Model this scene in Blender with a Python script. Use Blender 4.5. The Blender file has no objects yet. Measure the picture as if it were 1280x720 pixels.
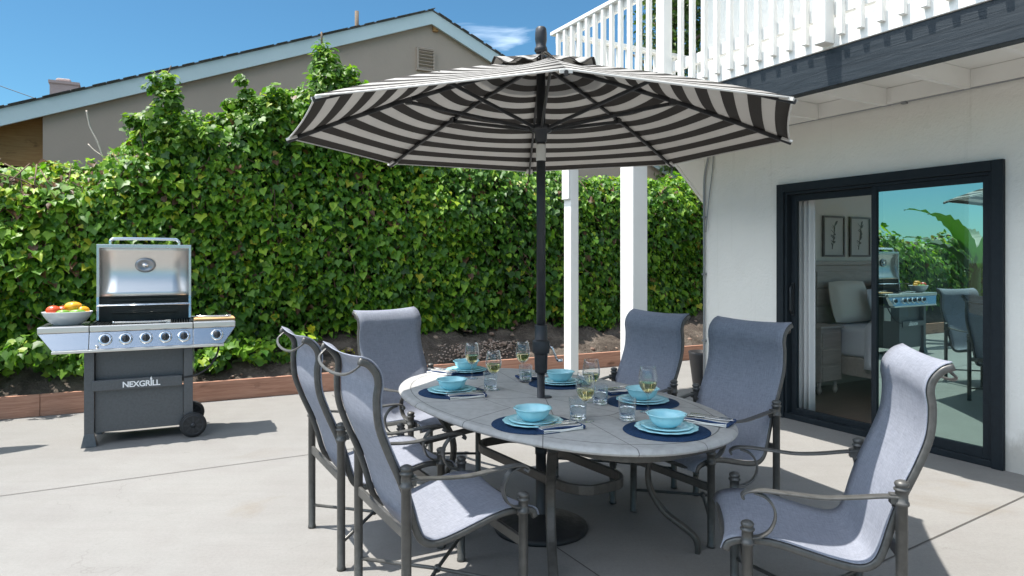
import bpy, math, random
import numpy as np
from mathutils import Vector, Matrix, Euler
R = math.radians
rng = np.random.default_rng(7)
random.seed(7)
S = bpy.context.scene
COL = S.collection

# ------------------------------------------------------------------ camera, sky, sun, exposure
cam_d = bpy.data.cameras.new('camera'); cam = bpy.data.objects.new('camera', cam_d); COL.objects.link(cam)
cam.location = (0, 0, 1.46); cam.rotation_euler = (R(90), 0, 0)
cam_d.sensor_width = 36; cam_d.lens = 853 / 1280 * 36
cam_d.shift_y = -35 / 1280
cam_d.clip_end = 2000; cam_d.clip_start = .05
S.camera = cam
TO_SUN = Vector((-.365, -.04, 1)).normalized()
sun_d = bpy.data.lights.new('sun', 'SUN'); sun = bpy.data.objects.new('sun', sun_d); COL.objects.link(sun)
sun_d.energy = 2.9; sun_d.angle = R(.5); sun_d.color = (1, .955, .88)
sun.rotation_euler = (-TO_SUN).to_track_quat('-Z', 'Y').to_euler(); sun.location = (-5, -2, 14)
W = bpy.data.worlds.new('World'); S.world = W; W.use_nodes = True
nt = W.node_tree; nt.nodes.clear()
wo = nt.nodes.new('ShaderNodeOutputWorld'); bg = nt.nodes.new('ShaderNodeBackground'); sky = nt.nodes.new('ShaderNodeTexSky')
sky.sky_type = 'NISHITA'; sky.sun_disc = False
sky.sun_elevation = math.asin(TO_SUN.z); sky.sun_rotation = math.atan2(TO_SUN.x, TO_SUN.y)
sky.air_density = 1.0; sky.dust_density = .1; sky.ozone_density = 3.5; sky.altitude = 50
bg.inputs[1].default_value = .15
nt.links.new(sky.outputs[0], bg.inputs[0]); nt.links.new(bg.outputs[0], wo.inputs[0])
# a few thin wisps of cloud, part of the sky itself
wtc = nt.nodes.new('ShaderNodeTexCoord'); wmp = nt.nodes.new('ShaderNodeMapping'); wmp.inputs['Scale'].default_value = (3, 3, 9)
wmp.inputs['Location'].default_value = (.35, 0, .2)
wn = nt.nodes.new('ShaderNodeTexNoise'); wn.inputs['Scale'].default_value = 1.6; wn.inputs['Detail'].default_value = 9; wn.inputs['Distortion'].default_value = .6
wr = nt.nodes.new('ShaderNodeValToRGB'); wr.color_ramp.elements[0].position = .60; wr.color_ramp.elements[1].position = .82
wr.color_ramp.elements[1].color = (.55, .55, .55, 1)
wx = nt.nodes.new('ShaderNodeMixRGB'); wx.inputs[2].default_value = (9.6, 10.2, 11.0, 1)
nt.links.new(wtc.outputs['Generated'], wmp.inputs[0]); nt.links.new(wmp.outputs[0], wn.inputs['Vector']); nt.links.new(wn.outputs[0], wr.inputs[0])
wt = nt.nodes.new('ShaderNodeMixRGB'); wt.blend_type = 'MULTIPLY'; wt.inputs[0].default_value = 1; wt.inputs[2].default_value = (.185, .30, .32, 1)
nt.links.new(sky.outputs[0], wt.inputs[1])
# added unseen cloud, high and to the left, as fill light for shaded sides
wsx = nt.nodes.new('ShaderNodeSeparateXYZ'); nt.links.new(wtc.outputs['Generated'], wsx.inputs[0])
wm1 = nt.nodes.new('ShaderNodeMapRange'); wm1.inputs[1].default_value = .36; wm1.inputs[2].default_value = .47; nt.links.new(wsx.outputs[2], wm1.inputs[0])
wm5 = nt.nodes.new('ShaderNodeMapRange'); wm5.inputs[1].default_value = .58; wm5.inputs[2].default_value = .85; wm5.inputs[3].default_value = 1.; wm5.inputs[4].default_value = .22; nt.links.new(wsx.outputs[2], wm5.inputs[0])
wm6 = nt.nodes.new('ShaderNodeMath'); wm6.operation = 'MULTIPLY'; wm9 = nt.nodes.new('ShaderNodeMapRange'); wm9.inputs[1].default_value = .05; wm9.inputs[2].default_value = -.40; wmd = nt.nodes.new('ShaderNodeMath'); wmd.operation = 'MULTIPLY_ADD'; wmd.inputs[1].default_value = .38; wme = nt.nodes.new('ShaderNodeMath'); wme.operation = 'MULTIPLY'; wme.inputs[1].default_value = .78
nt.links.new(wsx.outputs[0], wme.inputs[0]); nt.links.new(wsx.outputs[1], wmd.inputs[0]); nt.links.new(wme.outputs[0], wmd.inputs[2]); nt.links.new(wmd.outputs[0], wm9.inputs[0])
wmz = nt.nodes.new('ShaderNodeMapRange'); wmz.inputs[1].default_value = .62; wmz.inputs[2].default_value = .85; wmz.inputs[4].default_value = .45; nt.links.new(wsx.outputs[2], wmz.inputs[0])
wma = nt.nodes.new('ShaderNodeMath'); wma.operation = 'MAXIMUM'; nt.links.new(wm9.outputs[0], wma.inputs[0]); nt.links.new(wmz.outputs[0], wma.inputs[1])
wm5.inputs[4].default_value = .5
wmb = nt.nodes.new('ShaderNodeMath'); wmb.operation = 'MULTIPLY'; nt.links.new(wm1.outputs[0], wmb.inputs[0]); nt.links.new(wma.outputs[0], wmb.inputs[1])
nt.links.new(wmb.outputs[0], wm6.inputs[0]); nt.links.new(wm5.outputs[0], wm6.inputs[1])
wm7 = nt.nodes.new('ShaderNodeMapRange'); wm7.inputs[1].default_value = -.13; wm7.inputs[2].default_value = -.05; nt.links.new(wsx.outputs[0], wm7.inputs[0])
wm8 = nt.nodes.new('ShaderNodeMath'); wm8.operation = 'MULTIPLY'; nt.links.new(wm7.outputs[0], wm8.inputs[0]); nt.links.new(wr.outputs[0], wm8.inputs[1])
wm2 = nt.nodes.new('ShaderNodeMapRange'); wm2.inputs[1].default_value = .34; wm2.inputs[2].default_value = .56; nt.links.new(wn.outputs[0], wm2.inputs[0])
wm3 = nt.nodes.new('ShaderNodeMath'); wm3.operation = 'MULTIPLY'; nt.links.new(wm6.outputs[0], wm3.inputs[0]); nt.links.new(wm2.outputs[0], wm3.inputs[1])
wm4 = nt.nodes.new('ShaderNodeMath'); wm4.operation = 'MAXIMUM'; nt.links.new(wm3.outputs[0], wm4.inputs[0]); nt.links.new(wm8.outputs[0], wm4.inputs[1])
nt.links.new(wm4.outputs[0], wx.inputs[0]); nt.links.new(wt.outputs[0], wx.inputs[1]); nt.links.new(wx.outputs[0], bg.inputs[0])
S.view_settings.view_transform = 'Standard'; S.view_settings.look = 'None'; S.view_settings.gamma = 1; S.view_settings.exposure = 1.58
S.render.engine = 'CYCLES'
cy = S.cycles
cy.use_denoising = True; cy.denoiser = 'OPENIMAGEDENOISE'
cy.max_bounces = 24; cy.transparent_max_bounces = 24; cy.transmission_bounces = 24; cy.glossy_bounces = 6; cy.diffuse_bounces = 4
cy.caustics_reflective = False; cy.caustics_refractive = False; cy.sample_clamp_indirect = 8; cy.blur_glossy = .3
cy.use_adaptive_sampling = True; cy.adaptive_threshold = .015

# ------------------------------------------------------------------ materials
def mat(name, color=(.5, .5, .5), rough=.5, metal=0., spec=.5, **kw):
    m = bpy.data.materials.new(name); m.use_nodes = True
    b = m.node_tree.nodes['Principled BSDF']
    b.inputs['Base Color'].default_value = (*color, 1); b.inputs['Roughness'].default_value = rough
    b.inputs['Metallic'].default_value = metal; b.inputs['Specular IOR Level'].default_value = spec
    for k, v in kw.items(): b.inputs[k].default_value = v
    return m
def nd(m, t, **kw):
    n = m.node_tree.nodes.new(t)
    for k, v in kw.items():
        if k in n.inputs: n.inputs[k].default_value = v
        else: setattr(n, k, v)
    return n
def lk(m, a, b): m.node_tree.links.new(a, b)
def bsdf(m): return m.node_tree.nodes['Principled BSDF']
def coords(m, scale=(1, 1, 1), rot=(0, 0, 0), kind='Object'):
    t = nd(m, 'ShaderNodeTexCoord'); p = nd(m, 'ShaderNodeMapping'); p.inputs['Scale'].default_value = scale; p.inputs['Rotation'].default_value = rot
    lk(m, t.outputs[kind], p.inputs[0]); return p.outputs[0]
def noise(m, vec, scale, detail=4, rough=.55, dist=0):
    n = nd(m, 'ShaderNodeTexNoise'); n.inputs['Scale'].default_value = scale; n.inputs['Detail'].default_value = detail
    n.inputs['Roughness'].default_value = rough; n.inputs['Distortion'].default_value = dist
    if vec is not None: lk(m, vec, n.inputs['Vector'])
    return n.outputs[0]
def ramp(m, fac, stops):
    r = nd(m, 'ShaderNodeValToRGB'); cr = r.color_ramp
    while len(cr.elements) < len(stops): cr.elements.new(.5)
    for e, (p, c) in zip(cr.elements, stops): e.position = p; e.color = (*c, 1) if len(c) == 3 else c
    lk(m, fac, r.inputs[0]); return r.outputs[0]
def mixc(m, fac, a, b, mode='MIX'):
    x = nd(m, 'ShaderNodeMixRGB', blend_type=mode)
    for i, v in ((0, fac), (1, a), (2, b)):
        if hasattr(v, 'is_linked') or hasattr(v, 'links'): lk(m, v, x.inputs[i])
        else: x.inputs[i].default_value = v if i == 0 else (*v, 1)
    return x.outputs[0]
def math_(m, op, a, b=None, c=None):
    x = nd(m, 'ShaderNodeMath', operation=op)
    for i, v in enumerate((a, b, c)):
        if v is None: continue
        if hasattr(v, 'links'): lk(m, v, x.inputs[i])
        else: x.inputs[i].default_value = v
    return x.outputs[0]
def bump(m, h, strength=.3, dist=.01):
    b = nd(m, 'ShaderNodeBump'); b.inputs['Strength'].default_value = strength; b.inputs['Distance'].default_value = dist
    lk(m, h, b.inputs['Height']); lk(m, b.outputs[0], bsdf(m).inputs['Normal'])
def col(m, sock): lk(m, sock, bsdf(m).inputs['Base Color'])
def attr(m, name):
    a = nd(m, 'ShaderNodeAttribute'); a.attribute_name = name; return a.outputs['Fac']

M = {}
def mk_concrete():
    m = mat('concrete', rough=.78, spec=.3); v = coords(m)
    a = noise(m, v, .55, 6, .6); b = noise(m, v, 3.2, 8, .65, .4); c = noise(m, v, 60, 3)
    base = ramp(m, a, [(.3, (.224, .219, .210)), (.5, (.238, .232, .222)), (.72, (.25, .244, .232))])
    base = mixc(m, .4, base, ramp(m, b, [(.3, (.82, .78, .78)), (.6, (1, 1, 1))]), 'MULTIPLY')
    base = mixc(m, .25, base, ramp(m, c, [(.35, (.72, .72, .72)), (.6, (1, 1, 1))]), 'MULTIPLY')
    st = noise(m, coords(m, (1, 1.7, 1)), .45, 5, .7, .8)
    base = mixc(m, ramp(m, st, [(.63, (0, 0, 0)), (.80, (.55, .55, .55))]), base, (.17, .128, .082))
    spk = nd(m, 'ShaderNodeTexVoronoi'); spk.inputs['Scale'].default_value = 7; lk(m, v, spk.inputs['Vector'])
    base = mixc(m, ramp(m, spk.outputs['Distance'], [(.02, (.5, .5, .5)), (.035, (0, 0, 0))]), base, (.22, .20, .17))
    cr = nd(m, 'ShaderNodeTexVoronoi', feature='DISTANCE_TO_EDGE'); cr.inputs['Scale'].default_value = .38
    wv = nd(m, 'ShaderNodeVectorMath', operation='ADD'); nz = nd(m, 'ShaderNodeTexNoise'); nz.inputs['Scale'].default_value = 2.5; nz.inputs['Detail'].default_value = 6; lk(m, v, nz.inputs['Vector']); lk(m, v, wv.inputs[0]); lk(m, nz.outputs['Color'], wv.inputs[1]); lk(m, wv.outputs[0], cr.inputs['Vector'])
    hair = math_(m, 'MULTIPLY', math_(m, 'LESS_THAN', cr.outputs['Distance'], .0016), math_(m, 'GREATER_THAN', noise(m, v, .8, 2), .54))
    base = mixc(m, math_(m, 'MULTIPLY', hair, .25), base, (.12, .11, .10))
    sw = noise(m, coords(m, (.5, 5, 1), (0, 0, .6)), 2.2, 6, .65, .5); base = mixc(m, .22, base, ramp(m, sw, [(.35, (.8, .8, .8)), (.6, (1, 1, 1))]), 'MULTIPLY')
    g2 = noise(m, v, 260, 2); base = mixc(m, .3, base, ramp(m, g2, [(.35, (.65, .65, .65)), (.6, (1.05, 1.05, 1.05))]), 'MULTIPLY')
    col(m, base); bump(m, math_(m, 'ADD', c, g2), .22, .004); return m
M['concrete'] = mk_concrete()
M['joint'] = mat('joint', (.07, .065, .06), .9)
def mk_stucco(name, c1, c2, sc=38, st=.35):
    m = mat(name, rough=.85, spec=.25); v = coords(m)
    a = noise(m, v, .9, 6, .6); h = noise(m, v, sc, 5, .6); h2 = noise(m, v, 5, 4, .6, .5)
    c = ramp(m, a, [(.3, c1), (.7, c2)])
    if name == 'stucco':
        tc = nd(m, 'ShaderNodeTexCoord'); sx = nd(m, 'ShaderNodeSeparateXYZ'); lk(m, tc.outputs['Object'], sx.inputs[0])
        d = math_(m, 'ADD', sx.outputs[2], math_(m, 'MULTIPLY', noise(m, coords(m, (6, 6, 2)), 2.5, 6, .7), -.32)); c = mixc(m, ramp(m, d, [(0, (.55, .55, .55)), (.12, (0, 0, 0))]), c, (.28, .25, .21))
        dr = noise(m, coords(m, (9, 9, .35)), 1.6, 5, .6); c = mixc(m, ramp(m, dr, [(.60, (0, 0, 0)), (.78, (.22, .22, .22))]), c, (.45, .43, .38))
    col(m, c); bump(m, math_(m, 'ADD', h, math_(m, 'MULTIPLY', h2, 2.5)), st, .014); return m
M['stucco'] = mk_stucco('stucco', (.77, .755, .71), (.83, .81, .765))
M['tan_stucco'] = mk_stucco('tan_stucco', (.42, .335, .262), (.46, .365, .29), 60, .15)
M['white_paint'] = mk_stucco('white_paint', (.79, .78, .745), (.85, .84, .805), 14, .08)
M['room_paint'] = mat('room_paint', (.84, .80, .72), .8)
M['ceil_paint'] = mat('ceil_paint', (.75, .75, .73), .85)
def mk_wood(name, c1, c2, c3, scale=(1.2, 14, 14), rough=.7, st=.25, knots=True):
    m = mat(name, rough=rough, spec=.3); v = coords(m, scale)
    g = noise(m, v, 2.2, 8, .65, 1.2); k = noise(m, coords(m, (2.2, 5, 5)), 1.6, 3, .5, .3)
    c = ramp(m, g, [(.28, c1), (.5, c2), (.72, c3)])
    if knots: c = mixc(m, ramp(m, k, [(.62, (0, 0, 0)), (.74, (.8, .8, .8))]), c, tuple(x * .4 for x in c1))
    col(m, c); bump(m, g, st, .006); return m
M['red_wood'] = mk_wood('red_wood', (.29, .145, .098), (.42, .22, .15), (.52, .30, .215))
M['dark_beam'] = mk_wood('dark_beam', (.014, .019, .024), (.021, .028, .035), (.032, .04, .048), (14, 1.0, 14), .5, .5, False)
M['porch_wood'] = mk_wood('porch_wood', (.30, .16, .06), (.38, .21, .08), (.44, .26, .11))
M['floor_wood'] = mk_wood('floor_wood', (.09, .06, .045), (.12, .08, .06), (.15, .10, .075), (1, 8, 8), .35, .1, False)
M['bed_wood'] = mk_wood('bed_wood', (.40, .35, .30), (.47, .41, .36), (.53, .47, .42), (1, 10, 10), .6, .1, False)
M['board_wood'] = mk_wood('board_wood', (.42, .24, .10), (.55, .33, .15), (.62, .40, .20), (3, 40, 40), .6, .1, False)
def mk_soil():
    m = mat('soil', rough=.95, spec=.1); v = coords(m)
    a = noise(m, v, 3, 8, .7, .5); b = noise(m, v, 22, 6, .7)
    c = ramp(m, a, [(.3, (.05, .041, .035)), (.5, (.11, .09, .075)), (.7, (.20, .168, .14))])
    c = mixc(m, ramp(m, b, [(.58, (0, 0, 0)), (.75, (.7, .7, .7))]), c, (.30, .26, .22))
    col(m, c); bump(m, math_(m, 'ADD', a, b), 1.0, .05); return m
M['soil'] = mk_soil()
M['pebble'] = mat('pebble', rough=.8)
col(M['pebble'], ramp(M['pebble'], attr(M['pebble'], 'rnd'), [(0, (.16, .10, .075)), (.5, (.34, .25, .19)), (1, (.48, .38, .32))]))
def mk_leaf(name, stops, trans=.40, rough=.46):
    m = mat(name, rough=rough, spec=.42); r = attr(m, 'rnd')
    c = ramp(m, r, stops); v = noise(m, coords(m), 40, 3)
    c = mixc(m, .35, c, ramp(m, v, [(.3, (.6, .65, .6)), (.7, (1.15, 1.15, 1.0))]), 'MULTIPLY'); col(m, c)
    t = nd(m, 'ShaderNodeBsdfTranslucent'); g = mixc(m, 1., c, (1.3, 1.5, .6), 'MULTIPLY'); lk(m, g, t.inputs[0])
    x = nd(m, 'ShaderNodeMixShader'); x.inputs[0].default_value = trans
    lk(m, bsdf(m).outputs[0], x.inputs[1]); lk(m, t.outputs[0], x.inputs[2]); lk(m, x.outputs[0], m.node_tree.nodes['Material Output'].inputs[0]); return m
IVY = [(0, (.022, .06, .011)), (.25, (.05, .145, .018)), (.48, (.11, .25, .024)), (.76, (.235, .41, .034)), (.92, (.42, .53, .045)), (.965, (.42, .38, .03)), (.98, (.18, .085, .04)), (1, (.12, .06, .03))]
M['ivy'] = mk_leaf('ivy_leaf', IVY)
M['shoot'] = mk_leaf('shoot_leaf', [(0, (.04, .10, .016)), (.4, (.08, .19, .02)), (.75, (.16, .30, .03)), (1, (.32, .40, .05))], .42)
M['banana'] = mk_leaf('banana_leaf', [(0, (.03, .09, .015)), (1, (.07, .17, .025))], .35)
M['tree'] = mk_leaf('tree_leaf', [(0, (.03, .06, .012)), (.5, (.06, .11, .02)), (1, (.12, .17, .035))], .3)
M['yellow_leaf'] = mk_leaf('yellow_leaf', [(0, (.30, .34, .03)), (1, (.52, .44, .03))], .4)
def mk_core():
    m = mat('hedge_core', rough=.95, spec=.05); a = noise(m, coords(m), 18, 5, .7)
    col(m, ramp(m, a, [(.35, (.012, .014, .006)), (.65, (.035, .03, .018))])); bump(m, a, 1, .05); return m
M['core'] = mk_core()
M['bark'] = mat('bark', (.16, .12, .085), .9)
M['twig_brown'] = mat('stem_brown', (.15, .10, .065), .85); M['twig'] = mat('twig', (.48, .42, .36), .85)
def mk_fabric():
    m = mat('sling_fabric', rough=.75, spec=.2)
    w = noise(m, coords(m, (420, 34, 34)), 1, 3, .6); w2 = noise(m, coords(m, (14, 200, 200)), 1, 2, .6); b = noise(m, coords(m), 6, 3)
    c = ramp(m, w, [(.25, (.325, .35, .425)), (.5, (.435, .46, .535)), (.75, (.54, .565, .635))])
    c = mixc(m, .4, c, ramp(m, w2, [(.3, (.62, .63, .66)), (.65, (1, 1, 1))]), 'MULTIPLY')
    c = mixc(m, .25, c, ramp(m, b, [(.3, (.8, .8, .8)), (.7, (1, 1, 1))]), 'MULTIPLY'); col(m, c)
    t = nd(m, 'ShaderNodeBsdfTranslucent'); lk(m, c, t.inputs[0]); x = nd(m, 'ShaderNodeMixShader'); x.inputs[0].default_value = .45
    lk(m, bsdf(m).outputs[0], x.inputs[1]); lk(m, t.outputs[0], x.inputs[2]); lk(m, x.outputs[0], m.node_tree.nodes['Material Output'].inputs[0])
    bump(m, math_(m, 'ADD', w, w2), .2, .002); return m
M['fabric'] = mk_fabric()
def mk_metal(name, c1, c2, rough, metal, sc=30, st=.08):
    m = mat(name, rough=rough, metal=metal); v = noise(m, coords(m), sc, 4, .6)
    col(m, ramp(m, v, [(.35, c1), (.65, c2)])); bump(m, v, st, .003)
    lk(m, ramp(m, v, [(.3, (rough * .8,) * 3), (.7, (rough * 1.2,) * 3)]), bsdf(m).inputs['Roughness']); return m
M['pewter'] = mk_metal('pewter', (.075, .074, .070), (.105, .103, .098), .42, .35)
M['bronze'] = mk_metal('table_frame', (.06, .056, .05), (.085, .08, .072), .45, .35)
M['black_metal'] = mk_metal('black_metal', (.018, .02, .023), (.028, .03, .034), .45, .1)
M['cast'] = mk_metal('cast_base', (.012, .012, .013), (.022, .022, .023), .6, .1)
M['rib_metal'] = mk_metal('rib_metal', (.025, .026, .028), (.04, .041, .043), .4, .2)
M['grill_grey'] = mk_metal('grill_grey', (.085, .09, .096), (.104, .11, .117), .42, .25, 60, .03)
M['grill_black'] = mk_metal('grill_black', (.012, .014, .014), (.02, .024, .024), .35, .2)
M['rubber'] = mat('rubber', (.02, .02, .021), .75)
def mk_steel(name, rough=.24, sc=(1.5, 1.5, 420), base=(.60, .61, .63)):
    m = mat(name, base, rough, 1.0); n = noise(m, coords(m, sc), 1, 3, .6)
    lk(m, ramp(m, n, [(.3, (rough * .92,) * 3), (.7, (rough * 1.1,) * 3)]), bsdf(m).inputs['Roughness'])
    col(m, ramp(m, n, [(.3, tuple(x * .97 for x in base)), (.7, base)])); return m
M['steel'] = mk_steel('brushed_steel'); M['dish'] = mat('dish_steel', (.30, .31, .33), .32, .9); M['chrome'] = mat('chrome', (.78, .79, .8), .08, 1.0)
M['steel_lid'] = mk_steel('lid_steel', .34, (1.5, 1.5, 300), (.68, .665, .64))
M['cutlery'] = mat('cutlery_steel', (.70, .70, .70), .18, 1.0)
def mk_table():
    m = mat('stone_top', rough=.55, spec=.4); v = coords(m)
    a = noise(m, v, 3.0, 8, .65, .8); b = noise(m, v, 24, 6, .65, .3); c0 = noise(m, coords(m, (1.3, 4, 4)), 4, 6, .7, 1.0)
    c = ramp(m, a, [(.3, (.365, .362, .352)), (.5, (.415, .41, .40)), (.7, (.46, .455, .44))])
    c = mixc(m, .35, c, ramp(m, b, [(.35, (.6, .59, .57)), (.55, (1, 1, 1))]), 'MULTIPLY')
    c = mixc(m, .22, c, ramp(m, c0, [(.35, (.66, .64, .61)), (.65, (1, 1, 1))]), 'MULTIPLY')
    tc = nd(m, 'ShaderNodeTexCoord'); sx = nd(m, 'ShaderNodeSeparateXYZ'); lk(m, tc.outputs['Object'], sx.inputs[0])
    x = math_(m, 'DIVIDE', sx.outputs[0], 1.13); y = math_(m, 'DIVIDE', sx.outputs[1], .667)
    r = math_(m, 'SQRT', math_(m, 'ADD', math_(m, 'MULTIPLY', x, x), math_(m, 'MULTIPLY', y, y)))
    an = math_(m, 'DIVIDE', math_(m, 'ARCTAN2', y, x), math.pi * 2)
    ring = math_(m, 'LESS_THAN', math_(m, 'ABSOLUTE', math_(m, 'SUBTRACT', r, .945)), .0035)
    ring2 = math_(m, 'LESS_THAN', math_(m, 'ABSOLUTE', math_(m, 'SUBTRACT', r, .46)), .003)
    def rad(n, off, wid):
        f = math_(m, 'FRACT', math_(m, 'ADD', math_(m, 'MULTIPLY', an, n), off))
        return math_(m, 'LESS_THAN', math_(m, 'MULTIPLY', math_(m, 'ABSOLUTE', math_(m, 'SUBTRACT', f, .5)), r), wid)
    l1 = math_(m, 'MULTIPLY', rad(14., .5, .0065), math_(m, 'GREATER_THAN', r, .46))
    l2 = math_(m, 'MULTIPLY', rad(6., .25, .003), math_(m, 'LESS_THAN', r, .46))
    g = math_(m, 'MINIMUM', math_(m, 'ADD', math_(m, 'ADD', ring, ring2), math_(m, 'ADD', l1, l2)), 1.)
    c = mixc(m, math_(m, 'MULTIPLY', g, .75), c, (.06, .058, .055)); col(m, c)
    bump(m, math_(m, 'SUBTRACT', math_(m, 'ADD', math_(m, 'MULTIPLY', b, .3), math_(m, 'MULTIPLY', c0, .4)), g), .5, .004); return m
M['stone'] = mk_table()
def mk_canopy():
    m = mat('striped_canvas', rough=.8, spec=.15); a = attr(m, 'apo')
    f = math_(m, 'FRACT', math_(m, 'DIVIDE', a, .126)); s = math_(m, 'GREATER_THAN', f, .5)
    w = noise(m, coords(m, (1, 1, 1)), 350, 2); b = noise(m, coords(m), 5, 4, .6)
    c = mixc(m, s, (.54, .525, .50), (.088, .081, .075))
    c = mixc(m, .25, c, ramp(m, w, [(.3, (.7, .7, .7)), (.65, (1, 1, 1))]), 'MULTIPLY'); c = mixc(m, .2, c, ramp(m, b, [(.3, (.75, .75, .75)), (.7, (1, 1, 1))]), 'MULTIPLY'); col(m, c)
    t = nd(m, 'ShaderNodeBsdfTranslucent'); lk(m, c, t.inputs[0]); x = nd(m, 'ShaderNodeMixShader'); x.inputs[0].default_value = .40
    lk(m, bsdf(m).outputs[0], x.inputs[1]); lk(m, t.outputs[0], x.inputs[2]); lk(m, x.outputs[0], m.node_tree.nodes['Material Output'].inputs[0])
    bump(m, b, .25, .02); return m
M['canvas'] = mk_canopy()
M['webbing'] = mat('webbing', (.62, .61, .58), .8)
def mk_ceramic():
    m = mat('aqua_ceramic', rough=.18, spec=.5); a = noise(m, coords(m), 14, 4)
    col(m, ramp(m, a, [(.3, (.33, .66, .73)), (.6, (.40, .72, .78)), (.8, (.52, .79, .83))])); bump(m, a, .06, .004); return m
M['aqua'] = mk_ceramic()
M['white_ceramic'] = mat('white_ceramic', (.78, .78, .77), .2)
def mk_navy():
    m = mat('navy_weave', rough=.85, spec=.15); v = coords(m)
    w1 = nd(m, 'ShaderNodeTexWave', wave_type='RINGS', rings_direction='Z'); w1.inputs['Scale'].default_value = 55; lk(m, v, w1.inputs[0])
    n = noise(m, v, 140, 3); c = ramp(m, n, [(.3, (.012, .032, .075)), (.7, (.026, .06, .13))]); col(m, c); bump(m, math_(m, 'ADD', w1.outputs['Fac'], n), .5, .003); return m
M['navy'] = mk_navy()
def mk_napkin():
    m = mat('napkin_cloth', rough=.9, spec=.1); v = coords(m)
    tc = nd(m, 'ShaderNodeTexCoord'); sx = nd(m, 'ShaderNodeSeparateXYZ'); lk(m, tc.outputs['Object'], sx.inputs[0])
    s = math_(m, 'FRACT', math_(m, 'MULTIPLY', sx.outputs[1], 20)); k = math_(m, 'GREATER_THAN', s, .74)
    e = math_(m, 'GREATER_THAN', math_(m, 'ABSOLUTE', sx.outputs[0]), .098)
    k = math_(m, 'MAXIMUM', k, e)
    c = mixc(m, k, (.80, .78, .73), (.04, .07, .15)); n = noise(m, v, 160, 3)
    col(m, mixc(m, .3, c, ramp(m, n, [(.3, (.7, .7, .7)), (.7, (1, 1, 1))]), 'MULTIPLY')); bump(m, n, .3, .002); return m
M['napkin'] = mk_napkin()
M['thick_glass'] = mat('thick_glass', (1, 1, 1), 0.0, **{'Transmission Weight': 1.0, 'IOR': 1.45})
M['wine'] = mat('white_wine', (.98, .88, .46), 0.0, **{'Transmission Weight': 1.0, 'IOR': 1.33})
M['water'] = mat('water', (.97, .99, 1), 0.0, **{'Transmission Weight': 1.0, 'IOR': 1.33})
def mk_pane(name, refl, tint, ior):
    m = bpy.data.materials.new(name); m.use_nodes = True; n = m.node_tree; n.nodes.clear()
    o = n.nodes.new('ShaderNodeOutputMaterial'); t = n.nodes.new('ShaderNodeBsdfTransparent'); g = n.nodes.new('ShaderNodeBsdfGlossy'); x = n.nodes.new('ShaderNodeMixShader'); f = n.nodes.new('ShaderNodeLayerWeight'); f.inputs[0].default_value = .5; pw = n.nodes.new('ShaderNodeMath'); pw.operation = 'POWER'; pw.inputs[1].default_value = 4.5
    t.inputs[0].default_value = (*tint, 1); g.inputs['Roughness'].default_value = 0.0; g.inputs[0].default_value = (.58, .84, .80, 1)
    a = n.nodes.new('ShaderNodeMath'); a.operation = 'MULTIPLY_ADD'; a.inputs[1].default_value = (1 - refl) * .75; a.inputs[2].default_value = refl; a.use_clamp = True
    n.links.new(f.outputs['Facing'], pw.inputs[0]); n.links.new(pw.outputs[0], a.inputs[0]); n.links.new(a.outputs[0], x.inputs[0]); n.links.new(t.outputs[0], x.inputs[1]); n.links.new(g.outputs[0], x.inputs[2]); n.links.new(x.outputs[0], o.inputs[0]); return m
M['glass'] = mk_pane('clear_glass', .05, (.94, .95, .955), 1.38); M['glass'].node_tree.nodes['Math'].inputs[1].default_value = 2.6; M['glass'].node_tree.nodes['Glossy BSDF'].inputs[0].default_value = (1, 1, 1, 1)
M['pane_mirror'] = mk_pane('coated_glass', .52, (.16, .19, .185), 1.5)
M['pane_clear'] = mk_pane('screen_glass', .015, (.95, .95, .94), 1.2)
M['door_frame'] = mk_metal('door_frame', (.014, .019, .024), (.02, .027, .033), .6, .1, 25, .05)
M['fascia'] = mk_stucco('fascia_paint', (.56, .66, .66), (.62, .72, .72), 12, .1)
M['shingle'] = mk_stucco('shingle', (.09, .085, .08), (.17, .16, .15), 30, .8)
M['brick'] = mk_stucco('chimney_brick', (.36, .28, .26), (.46, .38, .36), 20, .4)
M['curtain'] = mat('curtain', (.80, .80, .80), .9)
M['linen'] = mat('linen', (.84, .86, .90), .9); M['cream'] = mat('cream_linen', (.86, .78, .67), .9)
M['art'] = mat('art_paper', (.62, .60, .55), .8); M['ink'] = mat('ink', (.16, .17, .15), .8); M['frame_wood'] = mat('frame_wood', (.12, .10, .09), .5)
M['white'] = mat('white_mark', (.85, .85, .85), .5)
M['pot'] = mat('pot', (.025, .025, .028), .5)
M['conduit'] = mat('conduit', (.30, .31, .32), .4, .5); M['cable'] = mat('cable', (.02, .02, .02), .6)
M['tomato'] = mat('tomato', (.62, .075, .02), .25); M['pepper'] = mat('yellow_pepper', (.78, .36, .015), .28); M['greenpep'] = mat('green_pepper', (.15, .30, .03), .35); M['stemgreen'] = mat('stem_green', (.08, .15, .03), .6)

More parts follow.
